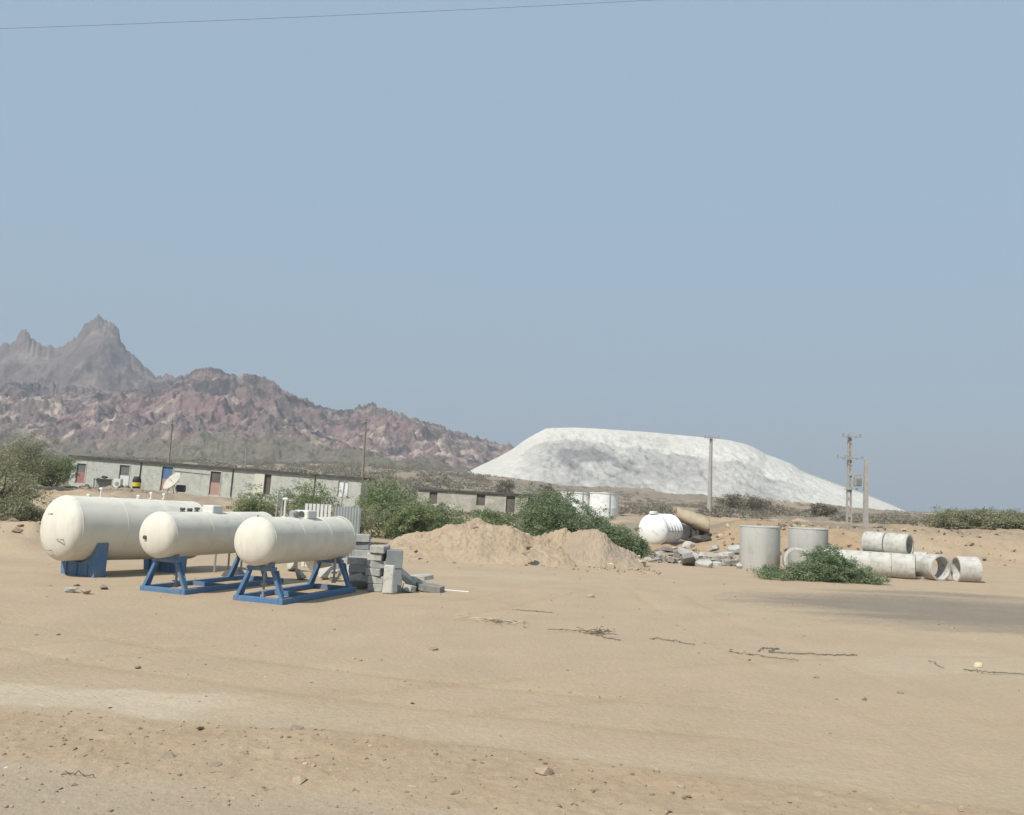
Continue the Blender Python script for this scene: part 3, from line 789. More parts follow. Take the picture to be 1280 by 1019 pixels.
# tank 3
t3_, sh3, L3, zc3 = tank_base('cream tank at the right of the row, nearest the stacked concrete blocks', at(320, 676.5, 19.5), at(422, 672.5, 22.9), 1.06, .5)
skid(t3_, L3, 1.06, zc3, W=1.16, base_rear=-.05, front=.27, rear_in=.3)
drain(t3_, -.02, -L3 / 2 + .45, zc3 - .53, .70); drain(t3_, .25, L3 / 2 - .5, zc3 - .5, .6)
cover(t3_, 0, -L3 / 2 + 1.95, zc3 + .53, (.40, .42, .20), True)
valve(t3_, 0, -L3 / 2 + 1.05, zc3 + .53, .42)
bm = B(); lathe(bm, [(-.09, 0), (-.09, .11), (.05, .11), (.09, .05), (.09, 0)], 16, 'Z')
for v in bm.verts: v.co += Vector((0, -L3 / 2 + 1.45, zc3 + .60))
obj('manhole', bm, M_grey, t3_)
bm = B(); tube(bm, [(0, 0, 0), (0, 0, .09)], .02, 8); q = obj('lifting_lug', bm, M_grey, t3_); q.location = (0, -L3 / 2 + .0, zc3 + .50)
bm = B(); lathe(bm, [(L3 / 2 - .10, .531), (L3 / 2 - .10, .542), (L3 / 2 - .03, .542), (L3 / 2 - .03, .531)], 56, closed=True)
for v in bm.verts: v.co += Vector((0, 0, zc3))
obj('band', bm, M_shell, t3_)

# ------------------------------------------------------------------ things round the tanks
def pipe_stand(label, pa, pb, h_):
    a, b = G(*pa), G(*pb)
    t = thing('pipe_stand', label, 'pipe stand', a)
    d = b - a
    bm = B(); tube(bm, [(0, 0, h_), (d.x, d.y, h_)], .045, 8); obj('rail', bm, M_white, t)
    for k in (0.05, .5, .95):
        bm = B(); tube(bm, [(d.x * k, d.y * k, 0), (d.x * k, d.y * k, h_ - .04)], .03, 6); obj('leg', bm, M_grey, t)
pipe_stand('low white pipe rail on thin legs, seen under the second tank', (266, 716), (303, 712), .62)
for k, (px, pt, pb_, lean, lab) in enumerate([
        (347, 620, 700, 0, 'short white post rising behind the third tank, left of its hatch box'),
        (416, 600, 700, 5, 'tall thin grey post standing behind the third tank'),
        (338, 612, 700, 3, 'thin grey post just left of the short white post')]):
    p = G(px, pb_)
    h_ = at(px, pt, p.y).z
    bm = B(); tube(bm, [(0, 0, -.05), (R(lean) * h_, 0, h_)], .03 if k else .04, 8)
    o = obj('post', bm, M_white if k == 0 else M_grey); o.location = p
    bm = B(); box(bm, (0, 0, .03), (.16, .16, .06)); obj('base_plate', bm, M_grey, o)
    tag(o, lab, 'post', 'thin posts behind the third tank')
pa = G(318, 702); bm = B()
q0, q1 = at(318, 640, pa.y), at(328, 618, pa.y)
tube(bm, [pa - Vector((.25, 0, 0)), (q1.x, q1.y, q1.z)], .02, 6); tag(obj('leaning_stick', bm, M_wood), 'thin stick leaning behind the second tank', 'stick')

# slatted white panel & corrugated sheets
def corr(label, px0, px1, pt, pb_, m, lean=.0, name='corrugated_sheet', rz=0, pitchc=.09, amp=.011, zoff=0, Y=None):
    p0, p1 = G(px0, pb_), G(px1, pb_)
    Y = Y or (p0.y + p1.y) / 2
    c = at((px0 + px1) / 2, pb_, Y); c.z = zoff
    w_ = at(px1, pb_, Y).x - at(px0, pb_, Y).x
    h_ = at((px0 + px1) / 2, pt, Y).z - zoff
    n = max(6, int(w_ / pitchc * 6))
    b = B(); rows = []
    for th in (0, .012):
        for z in (0, h_ * .5, h_):
            rows.append([b.verts.new((-w_ / 2 + w_ * i / n, amp * math.sin(2 * math.pi * (w_ * i / n) / pitchc) + th + lean * z, z)) for i in range(n + 1)])
    for a_, c_ in ((0, 1), (1, 2), (4, 3), (5, 4)):
        for i in range(n): b.faces.new((rows[a_][i], rows[a_][i + 1], rows[c_][i + 1], rows[c_][i]))
    for i in range(n): b.faces.new((rows[2][i], rows[2][i + 1], rows[5][i + 1], rows[5][i]))
    b.faces.new((rows[0][0], rows[1][0], rows[4][0], rows[3][0])); b.faces.new((rows[1][0], rows[2][0], rows[5][0], rows[4][0]))
    b.faces.new((rows[0][n], rows[3][n], rows[4][n], rows[1][n])); b.faces.new((rows[1][n], rows[4][n], rows[5][n], rows[2][n]))
    o = obj(name, b, m); o.location = c; o.rotation_euler = (0, 0, rz); autosmooth(o, 60)
    return tag(o, label, 'corrugated sheet', 'upright grey corrugated sheets by the third tank')
M_sheet = mat('galvanised sheet', (.29, .31, .30), (.24, .26, .255), 2.2, .85, c3=(.36, .36, .33), s3=1.6, spec=.3, streak=(1, 1, .35))
corr('tall grey corrugated sheet behind the right end of the third tank', 413, 447, 634, 700, M_sheet, .03, Y=27.5)
def pallet_panel():
    Y = 29.0; a, b_ = at(379, 660, Y), at(413, 660, Y); top = at(395, 630, Y).z
    t = thing('slatted_panel', 'pale slatted panel with dark gaps standing behind the third tank', 'panel', ((a.x + b_.x) / 2, Y, 0))
    w_ = b_.x - a.x
    for k in range(7):
        bm = B(); box(bm, (-w_ / 2 + w_ * (k + .5) / 7, 0, top * .5), (w_ / 7 * .74, .03, top)); obj('slat', bm, M_white, t)
    for z in (.25, top - .28):
        bm = B(); box(bm, (0, .045, z), (w_, .05, .07)); obj('rail', bm, M_dark, t)
pallet_panel()

def block_at(name, label, cat, px0, px1, pt, pb_, m, Y=None, depth=.3, rz=0, ry=0, zb=0, bev=.012, group=None, rx=0):
    Y = Y or G((px0 + px1) / 2, pb_).y
    a, b_ = at(px0, pb_, Y), at(px1, pb_, Y); top = at((px0 + px1) / 2, pt, Y)
    bm = B(); h_ = top.z - zb
    box(bm, (0, 0, h_ / 2), (b_.x - a.x, depth, h_), bev=bev)
    o = obj(name, bm, m); o.location = ((a.x + b_.x) / 2, Y + depth / 2, zb); o.rotation_euler = (rx, ry, rz)
    return tag(o, label, cat, group)
ORD = ['bottom', 'second', 'third', 'fourth', 'fifth', 'sixth', 'seventh']
def stack(where, px0, px1, pt, pb_, Y, n, m, depth=.3, rz=0, wide=1):
    a, b_ = at(px0, pb_, Y), at(px1, pb_, Y); top = at((px0 + px1) / 2, pt, Y).z; hh = top / n; rr_ = random.Random(px0)
    for k in range(n):
        for q in range(wide):
            w_ = (b_.x - a.x) / wide
            bm = B(); box(bm, (0, 0, hh / 2 - .002), (w_ - .012, depth, hh - .006), bev=.012)
            o = obj('concrete_block', bm, m[(k + q) % len(m)]); o.location = (a.x + w_ * (q + .5) + rr_.uniform(-.05, .05), Y + depth / 2 + rr_.uniform(-.06, .06), hh * k); o.rotation_euler = (0, 0, rz + R(rr_.uniform(-11, 11)))
            side = '' if wide == 1 else (' left', ' right')[q]
            pos = 'topmost' if k == n - 1 else ORD[k]
            tag(o, '%s%s block of the stack %s' % (pos, side, where), 'block', 'grey concrete blocks stacked right of the third tank')
stack('just under the rounded end of the third tank', 433, 458, 697, 733, 23.6, 4, [M_conclight, M_rub, M_slab], .35, R(4))
stack('between the tank end stack and the dark blocks', 458.5, 478.5, 682, 737, 22.9, 6, [M_slab, M_conclight, M_rub], .4, R(-3))
stack('farthest back, above the tank end stack', 441, 461, 668, 702, 25.5, 6, [M_darkslab, M_slab], .4, R(6))
GS = 'grey concrete pieces stacked right of the third tank'
block_at('concrete_block', 'dark grey upright concrete block, lower one under the slab', 'block', 480, 500, 711, 735, M_darkslab, 22.95, .5, R(8), group=GS)
block_at('concrete_block', 'dark grey square block resting on top of the stack', 'block', 480, 501, 688, 710.5, M_darkslab, 22.93, .5, R(8), zb=at(490, 711, 22.95).z + .004, group=GS)
block_at('concrete_block', 'small dark block perched behind the taller block stack', 'block', 474, 485, 681.5, 700, M_darkslab, 23.3, .25, R(-5), zb=.35, group=GS)
block_at('concrete_block', 'grey block under the small dark perched one', 'block', 472, 486, 715, 734, M_slab, 23.3, .3, R(-5), group=GS).scale.z = 1.0
block_at('narrow_slab', 'narrow pale brown slab standing upright in front of the dark blocks', 'slab', 477.5, 491, 706.5, 737.5, M_conclight, 22.45, .10, R(-6), rx=R(-6), group=GS, bev=.03)
def slab_piece(label, px, py, sx, sy, t_, rot, m, seed, z=0, name='broken_slab', group='broken concrete slabs right of the third tank'):
    p = G(px, py)
    o = obj(name, broken_slab_bm(sx * 1.25, sy * 1.2, t_ * 1.25, seed), m); o.location = (p.x, p.y + .1, .2); o.rotation_euler = rot
    rest(o, z - .01)
    return tag(o, label, 'broken slab', group)
slab_piece('long pale slab tilted against the dark concrete blocks', 503, 738, .95, .45, .10, (R(12), R(38), R(8)), M_conclight, 1, 0)
slab_piece('second tilted slab, grey and squarish, right of the tilted pale one', 516, 737, .55, .45, .10, (R(-30), R(16), R(30)), M_rub, 2, 0)
slab_piece('flat dark edged slab lying on top at the right of the pile', 525, 731, .6, .5, .09, (R(4), R(-4), R(12)), M_rub, 3, .13)
slab_piece('low slab on the sand at the right tip of the pile', 537, 740, .75, .5, .12, (R(3), R(4), R(-10)), M_rubd, 4, 0)
slab_piece('broken corner piece at the foot of the tilted slab', 512, 741, .35, .3, .12, (R(8), R(12), R(50)), M_rub, 5, 0)
bm = B(); pa, pb2 = G(549, 738), G(586, 741)
tube(bm, [pa + Vector((0, 0, .02)), pb2 + Vector((0, 0, .02))], .02, 6); tag(obj('white_stick', bm, M_white), 'thin white stick lying on the sand right of the slab pile', 'stick')
# rubble seen under tank 3
GR = 'concrete rubble behind the third tank frame'
for k, (px, py, s, lab) in enumerate([
        (369, 712, .42, 'pale rubble lump at the left of the heap behind the third tank'),
        (386, 704, .55, 'greenish grey chunk at the top of the rubble behind the third tank'),
        (398, 716, .50, 'angular chunk in the middle of the rubble behind the third tank'),
        (408, 722, .34, 'square pale block low in the rubble behind the third tank'),
        (419, 712, .55, 'leaning pale slab in the rubble under the tank end'),
        (420, 724, .30, 'small square block beside the right leg of the third tank frame'),
        (440, 729, .40, 'grey rounded chunk at the foot of the block stack by the tank end'),
        (450, 733, .36, 'whitish lump in front of the block stacks'),
        (376, 722, .25, 'small chunk beside the left leg of the rear frame portal'),
        (430, 716, .5, 'pale crusted lump between the tank frame and the block stacks')]):
    p = G(px, py + 2); o = obj('rubble_chunk', rock_bm(s * 1.9, s * 1.4, s * 1.3, 40 + k, 12, k % 2 == 0), M_rub if k % 3 else M_conclight)
    o.location = (p.x, p.y, .2); o.rotation_euler = (rng.uniform(-.4, .4), rng.uniform(-.5, .5), rng.uniform(0, 3)); rest(o, -.03); tag(o, lab, 'rubble', GR)
def lump_heap(name, label, cat, px0, px1, pt, pb_, m, seed, d_=1.0, kind=None, n=40):
    a, b_ = G(px0, pb_), G(px1, pb_); Y = (a.y + b_.y) / 2
    top = at((px0 + px1) / 2, pt, Y + d_ * .4).z
    w_ = b_.x - a.x
    xs = np.linspace(-.5, .5, n); X, Yv = np.meshgrid(xs * w_, xs * d_)
    rr_ = np.sqrt((X / w_ * 2) ** 2 + (Yv / d_ * 2) ** 2)
    Z = top * np.clip(1 - rr_ ** 1.6, -.06, 1) * (1 + .5 * fbm(X * 3 / w_ + seed, Yv * 3 / w_, 4, seed)) + .05 * fbm(X * 3, Yv * 3, 3, seed + 1)
    o = grid_mesh(X, Yv, Z, name, m); o.location = ((a.x + b_.x) / 2, Y + d_ * .4, -.02)
    return tag(o, label, cat)
lump_heap('tarpaulin_heap', 'low dark heap of tarpaulin behind the second tank frame', 'tarpaulin', 268, 304, 706, 722, M_tarpd, 5, 1.0)

# ------------------------------------------------------------------ sand heaps
M_heap = mat('yellow sand heap', (.415, .318, .218), (.36, .272, .185), .9, .95, bump=.07, bscale=6, c3=(.33, .245, .165), s3=3, obj=False)
M_heapg = mat('shade-grey sand heap', (.37, .29, .205), (.31, .245, .18), .9, .95, bump=.04, bscale=6, obj=False)  # sand, with the grey of its shaded flank put into the colour
def heap(label, px0, px1, prof, Yc, d_, m, seed, rough=.5):
    """prof: crest as (px, py) points"""
    a, b_ = at(px0, 700, Yc), at(px1, 700, Yc)
    cx_, w_ = (a.x + b_.x) / 2, b_.x - a.x
    px_x = [at(p[0], p[1], Yc).x - cx_ for p in prof]; px_z = [at(p[0], p[1], Yc).z for p in prof]
    nx_, ny_ = 240, 120
    X, Yv = np.meshgrid(np.linspace(-.5, .5, nx_) * w_, np.linspace(-.5, .5, ny_) * d_)
    cz = np.interp(X, px_x, px_z, left=0, right=0)
    q = np.clip(1 - np.abs(Yv / d_ * 2) ** 1.25, 0, 1)
    nn = fbm(X * .9, Yv * .9, 5, seed, .6)
    Z = cz * q * (1 + .16 * nn * (1 - q) * 2) + .22 * rough * (fbm(X * 1.6, Yv * 1.6, 5, seed + 1, .65) + .45 * (ridged(X * 1.1, Yv * 1.1, 3, seed + 2) - .5) + .16 * fbm(X * 6, Yv * 6, 4, seed + 7, .7)) * q ** .5 * np.clip(cz * 2, 0, 1)
    Z = Z * .93; Z -= .03 + .10 * (np.abs(Yv / d_ * 2) > .97) + .10 * (np.abs(X / w_ * 2) > .985)
    o = grid_mesh(X, Yv, Z, 'sand_heap', m); o.location = (cx_, Yc, 0)
    return tag(o, label, 'sand heap', 'heaps of sand in the middle of the yard')
heap('largest yellow sand heap, between the third tank and the grey heap', 468, 716, [(468, 690), (490, 675), (505, 669), (520, 664), (540, 663), (553, 656), (570, 650), (583, 647), (598, 646), (610, 650), (622, 652), (640, 654), (650, 660), (662, 668), (680, 672), (700, 678), (716, 690)], 36.6, 6.0, M_heap, 801, 1.35)
heap('low broken sand heap between the yellow heap and the grey one', 655, 752, [(655, 680), (675, 667), (690, 661), (702, 659), (712, 660), (722, 664), (736, 672), (752, 690)], 37.2, 4.0, M_heap, 811, 1.8)
heap('shade-grey sand heap with a smooth right flank', 700, 800, [(700, 686), (712, 671), (724, 661), (736, 658.5), (748, 660), (760, 668), (775, 680), (790, 690), (800, 695)], 36.3, 3.6, M_heapg, 821, 1.3)
# pale broken stones along the heaps' feet
GP = 'pale stones at the foot of the sand heaps'
spots = [(722, 690, .55), (735, 697, .7), (748, 700, .4), (770, 703, .75), (782, 701, .6), (790, 706, .6), (800, 709, .45), (806, 708, .35), (776, 709, .3), (700, 690, .3), (632, 699, .35), (641, 702, .3), (655, 705, .25), (745, 705, .3), (764, 710, .28)]
names_ = ['left end of the pale stone row', 'long pale stone on the slope under the low heap', 'small pale stone beside the long one', 'largest pale stone below the grey heap', 'pointed pale stone above the row', 'pale stone left of the outermost ones', 'pale stone second from the right end of the row', 'outermost pale stone at the right of the row', 'little stone in front of the largest pale one', 'single stone high on the left slope of the low heap', 'pale stone alone below the yellow heap', 'second pale stone below the yellow heap', 'smallest pale stone below the yellow heap', 'small flat stone between the two heaps', 'tiny stone at the front of the row']
for k, ((px, py, s), nm) in enumerate(zip(spots, names_)):
    p = G(px, py); o = obj('pale_stone', rock_bm(s * 1.5, s, s * .55, 900 + k, 14, True), M_sandpale); o.location = (p.x, p.y, .1)
    o.rotation_euler = (rng.uniform(-.3, .3), rng.uniform(-.3, .3), rng.uniform(-.5, .5)); rest(o, max(-.03, 0)); tag(o, nm, 'stone', GP)
for k, (px, py, s, nm) in enumerate([(594, 661, .35, 'dark clod near the crest of the yellow sand heap'), (581, 668, .28, 'dark clod on the left slope of the yellow heap'), (659, 684, .32, 'upper dark clod at the right foot of the yellow heap'), (659, 690, .36, 'lower dark clod at the right foot of the yellow heap'), (520, 689, .2, 'lone dark clod at the left foot of the yellow heap')]):
    Yh = 36.6 - (max(0, (py - 650)) / 45 * 2.2 if py < 680 else 3.0)
    p = at(px, py, Yh); o = obj('dark_clod', rock_bm(s * 1.3, s, s * .7, 930 + k, 12), M_stonedark); o.location = p; tag(o, nm, 'clod', 'dark clods on the yellow sand heap')

# rubble field right of the heaps
GRF = 'broken concrete rubble between the sand heaps and the standing rings'
r5 = random.Random(55)
rubble_big = [(862, 694, .95, 'largest pale slab in the rubble field, tilted'), (848, 690, .6, 'grey slab just left of the largest rubble slab'), (882, 693, .7, 'dark faced block right of the largest rubble slab'), (893, 690, .6, 'blue grey block in the middle of the rubble field'), (835, 686, .6, 'flat slab with dark gap at the upper left of the rubble'), (905, 691, .8, 'long slab sloping right in the rubble field'), (918, 690, .7, 'flat slab on top at the right of the rubble'), (930, 699, .55, 'slab leaning left beside the first standing ring'), (862, 704, .7, 'thin dark edged slab lying in front of the rubble'), (880, 706, .55, 'low flat slab at the front edge of the rubble'), (912, 703, .6, 'rounded chunk at the front right of the rubble'), (896, 703, .45, 'small chunk at the front centre of the rubble'), (928, 708, .4, 'small dark chunk near the ring foot'), (840, 700, .45, 'chunk at the front left of the rubble field'), (822, 694, .5, 'leftmost brownish slab of the rubble field')]
for k, (px, py, s, lab) in enumerate(rubble_big):
    p = G(px, py + 4)
    o = obj('rubble_slab', broken_slab_bm(s * 1.5, s * 1.1, .14 + .1 * r5.random(), 100 + k), [M_rub, M_conclight, M_rubd][(k * 2) % 3 if k not in (0, 8) else (1 if k == 0 else 2)])
    o.location = (p.x, p.y, .1); o.rotation_euler = (r5.uniform(-.6, .1), r5.uniform(-.45, .45), r5.uniform(0, 3)); rest(o, -.04 + (.18 if k in (3, 6) else 0)); tag(o, lab, 'rubble', GRF)
def rubble_stuff(name, label, n, x0, x1, y0, y1, smin, smax, m, seed, zf=None, flat=False, cat='rubble', dens=None):
    r = np.random.default_rng(seed)
    protos = []
    for k in range(8):
        b = rock_bm(1, .8 + .3 * (k % 3) / 2, .6, 2000 + seed + k, 9, flat); b.verts.ensure_lookup_table(); b.verts.index_update()
        protos.append((np.array([v.co[:] for v in b.verts]), [[v.index for v in f.verts] for f in b.faces])); b.free()
    V, F, o_ = [], [], 0
    k = 0
    while k < n:
        x, y = r.uniform(x0, x1), r.uniform(y0, y1)
        if dens is not None and r.random() > dens(x, y): continue
        k += 1
        pv, pf_ = protos[r.integers(8)]
        s = smin * (smax / smin) ** (r.random() ** 2)
        a = r.uniform(0, 6.28); ca, sa = math.cos(a), math.sin(a)
        q = pv * s; q = np.stack([q[:, 0] * ca - q[:, 1] * sa, q[:, 0] * sa + q[:, 1] * ca, q[:, 2]], 1)
        z = zf(x, y) if zf else 0
        V.append(q + np.array([x, y, z + s * .12])); F += [[i + o_ for i in f] for f in pf_]; o_ += len(pv)
    V = np.concatenate(V)
    o = obj(name, (V.tolist(), F), m)
    return tag(o, label, cat, kind='stuff')
pr0, pr1 = G(818, 700), G(940, 708)
M_rubmix = mat('mixed rubble', (.33, .29, .24), (.26, .235, .20), 4, .95, island=.35)
rubble_stuff('small_rubble', 'small grey and brown rubble bits around the broken slabs', 800, pr0.x - .5, pr1.x + .3, pr1.y - .6, 44, .08, .5, M_rubmix, 61)
def zland(x, y): return H1(x, y)
q0_, q1_ = G(470, 706), G(815, 712)
rubble_stuff('small_rubble', 'loose sandy clods spilled round the feet of the sand heaps', 420, q0_.x, q1_.x, 31.5, 35.2, .04, .26, mat('sandy clods', (.40, .305, .205), (.33, .25, .165), 4, .95, island=.2), 65, dens=lambda x, y: max(.03, (y - 31.5) / 3.7) ** 2)
rubble_stuff('small_rubble', 'scattered stones over the reddish bank on the right', 900, 8, 36, 48, 64, .06, .55, mat('bank stones', (.36, .28, .20), (.28, .22, .16), 4, .95, island=.3), 62, zland)
rubble_stuff('small_rubble', 'brown stony spoil along the bank at the left edge', 350, -24, -16, 29, 40, .06, .5, M_stone, 63, zland)

# ------------------------------------------------------------------ far equipment: ribbed white tank, canvas bundle, white tanks
Yt = 55.0
def water_tank():
    c0, c1 = at(817, 658, Yt - 1.0), at(835, 659, Yt + .5)
    zb = H1(c0.x, c0.y)
    r_ = (at(820, 641, Yt).z - at(820, 675, Yt).z) / 2
    zc = at(820, 641, Yt).z - r_ * 1.25; r_ *= 1.2
    d = Vector((c1.x - c0.x, c1.y - c0.y, 0)); L = d.length
    t = thing('water_tank', 'ribbed white plastic water tank lying beside the tan canvas bundle', 'water tank', ((c0.x + c1.x) / 2, (c0.y + c1.y) / 2, zc), (0, 0, math.atan2(-d.x, d.y)))
    pf_ = [(-L / 2 - .55 * r_, 0)]
    for i in range(1, 9):
        a = math.pi / 2 * i / 8; pf_.append((-L / 2 - .55 * r_ * math.cos(a), r_ * math.sin(a)))
    nr_ = 5
    for i in range(nr_ * 8):
        y = -L / 2 + L * (i + 1) / (nr_ * 8); pf_.append((y, r_ * (1 + .14 * (math.sin(2 * math.pi * i / 8) - 1) / 2)))
    for i in range(9):
        a = math.pi / 2 * (1 - i / 8); pf_.append((L / 2 + .02 + .3 * r_ * math.cos(a), r_ * math.sin(a)))
    bm = B(); lathe(bm, pf_, 40); o = obj('shell', bm, M_plwhite, t, True)
    bm = B(); lathe(bm, [(0, 0), (0, .26), (.12, .26), (.16, .20), (.16, 0)][::-1], 20, 'Z')
    for v in bm.verts: v.co += Vector((0, -L / 2 - .05, r_ - .03))
    obj('lid', bm, M_plwhite, t)
    bm = B()
    for yy in (-L * .3, L * .3): box(bm, (0, yy, -r_ * .9), (r_ * 1.2, .25, r_ * .5))
    obj('cradle', bm, M_grey, t)
    for a in (0,):
        bm = B(); tube(bm, [(r_ + .01, -L / 2, 0), (r_ + .01, L / 2, 0)], .03, 6); obj('rail', bm, M_grey, t)
water_tank()
def canvas_bundle():
    Y = 58.0
    a, b_ = at(846, 643, Y), at(887, 659, Y - 1.5)
    t = thing('canvas_bundle', 'tan canvas roll sloping down over a dark stack beside the ribbed tank', 'canvas', (a.x, a.y, 0))
    d = b_ - a
    n = 14; bm = B(); rings = []
    for i in range(n + 1):
        f = i / n; p = Vector((d.x * f, d.y * f, a.z + d.z * f)); rad = .62 * (1 - .06 * math.sin(f * 9)) * (.92 if i in (0, n) else 1)
        rings.append([bm.verts.new(p + Vector((.12 * math.cos(tt), math.cos(tt) * rad, math.sin(tt) * rad * (.85 if math.sin(tt) > 0 else .7) + .03 * math.sin(5 * tt + i)))) for tt in [2 * math.pi * k / 20 for k in range(20)]])
    for r0, r1 in zip(rings, rings[1:]):
        for k in range(20): bm.faces.new((r0[k], r1[k], r1[(k + 1) % 20], r0[(k + 1) % 20]))
    bm.faces.new(rings[0]); bm.faces.new(rings[-1][::-1])
    bmesh.ops.recalc_face_normals(bm, faces=bm.faces[:])
    obj('canvas', bm, M_tan, t, True)
    for k in range(4):
        f = .08 + .26 * k; z1 = a.z + d.z * f - .5
        bm = B(); box(bm, (d.x * f, d.y * f, z1 / 2 + .3), (.12, 1.2, max(.2, z1 - .6))); obj('prop', bm, M_dark, t)
    bm = B(); box(bm, (d.x * .5, d.y * .5 + .3, a.z - 1.25), (d.x * .98, 1.0, .95), Matrix.Rotation(R(14), 3, 'Y'), bev=.05); obj('dark_stack', bm, M_tarpd, t)
canvas_bundle()
for k, (px, py, s, lab) in enumerate([(876, 676, .9, 'dark lump at the low end of the tan canvas roll'), (862, 681, .7, 'pale brown plank pile below the canvas roll')]):
    p = GT(px, py + 3); o = obj('scrap_lump', rock_bm(s * 1.5, s, s * .8, 940 + k, 16), M_dark if k == 0 else M_rub); o.location = p; rest(o, p.z - .1); tag(o, lab, 'scrap')
def round_tank(label, px0, px1, pt, pb_, Y, z):
    a, b_ = at(px0, pt, Y), at(px1, pt, Y)
    r_ = (b_.x - a.x) / 2; top = at((px0 + px1) / 2, pt, Y).z
    t = thing('storage_tank', label, 'storage tank', ((a.x + b_.x) / 2, Y, z), group='white round storage tanks behind the thicket')
    h_ = top - z
    bm = B(); lathe(bm, [(0, 0), (0, r_), (h_ * .5, r_), (h_ * .51, r_ * 1.006), (h_ * .53, r_ * 1.006), (h_ * .54, r_), (h_, r_), (h_ + r_ * .06, 0)], 48, 'Z')
    o = obj('shell', bm, M_plwhite, t); autosmooth(o, 40)
    bm = B(); lathe(bm, [(h_ - .06, r_ + .002), (h_ - .06, r_ + .05), (h_ + .03, r_ + .05), (h_ + .03, r_ + .002)], 48, 'Z', closed=True); obj('rim', bm, M_white, t)
    bm = B(); tube(bm, [(r_ * .3, -r_ * .97, .3), (r_ * .3, -r_ * .97, h_ + .1)], .05, 6); obj('pipe', bm, M_grey, t)
round_tank('left white round tank, half hidden by the green thicket', 701, 741, 616, 650, 88, H1(12, 88) - .8)
round_tank('right white round tank standing clear of the thicket', 737.5, 773, 616.5, 650, 86, H1(12, 86) - .8)

# ------------------------------------------------------------------ concrete rings and pipes
def ring_mesh(D, L, wall=.085, axis='Z', lip=.0):
    r = D / 2; bm = B()
    lathe(bm, [(0, r - .006), (.012, r), (L - .05, r), (L - .045, r + lip), (L - .012, r + lip), (L, r - .006), (L, r - wall + .012), (L - .012, r - wall), (.012, r - wall), (0, r - wall + .012)], 56, axis, closed=True)
    return bm
def standing_ring(label, px0, px1, pt, Y, tilt=0, top=None):
    a, b_ = at(px0, pt, Y), at(px1, pt, Y)
    o = obj('concrete_ring', ring_mesh(b_.x - a.x, at((px0 + px1) / 2, pt, Y).z, .09, 'Z', .015), M_conc); autosmooth(o, 40)
    o.location = ((a.x + b_.x) / 2, Y, 0); o.rotation_euler = (0, tilt, 0)
    return tag(o, label, 'concrete ring', 'concrete rings and pipes at the right of the yard')
standing_ring('tall concrete ring standing upright, left of the other standing ring', 926, 975, 657.5, 37.2, R(-.6))
standing_ring('upright concrete ring behind the small arch shaped ring end', 986.5, 1034, 660, 39.0)
def lying(label, px, pyc, Y, D, L, az, z=None, wall=.085, m=None, tilt=0):
    """az: direction of the axis, degrees clockwise from +Y; (px, pyc) the centre of its middle"""
    o = obj('concrete_ring', ring_mesh(D, L, wall, 'Y', .012), m or M_conclight)
    for v in o.data.vertices: v.co.y -= L / 2
    autosmooth(o, 40)
    p = at(px, pyc, Y); o.location = (p.x, Y, D / 2 - .02 if z is None else z); o.rotation_euler = (0, tilt, -R(az))
    return tag(o, label, 'concrete ring', 'concrete rings and pipes at the right of the yard')
lying('small lying concrete ring showing as an arch in front of the upright one', 996, 696.5, 36.2, 1.06, .8, 192)
# lower row
lying('bottom concrete pipe partly hidden at the left end of the row', 1047, 703, 37.6, 1.02, 1.05, 116)
lying('bottom concrete pipe in the middle of the row, behind the green bush', 1075, 704, 37.2, 1.02, .9, 116)
lying('rightmost pipe of the bottom row, under the open stacked pipe', 1129, 707, 36.5, 1.02, .92, 116)
lying('second pipe of the bottom row, ahead of the hidden one', 1101, 705.5, 36.85, 1.02, .86, 116)
lying('left stacked pipe on top of the row, closed side to the camera', 1095, 678.5, 37.6, .93, .86, 134, z=1.34)
lying('right stacked pipe with its open end to the right', 1123, 681, 36.9, .93, .92, 134, z=1.33)
lying('standing ring section seen behind the gap in the pipes', 1151, 701, 38.3, 1.05, .5, 120)
lying('tilted ring left of the last one with daylight through it', 1169, 708, 36.3, 1.06, .62, 160)
lying('last ring at the right, its dark mouth turned left', 1208, 711, 36.0, 1.04, .84, 95)

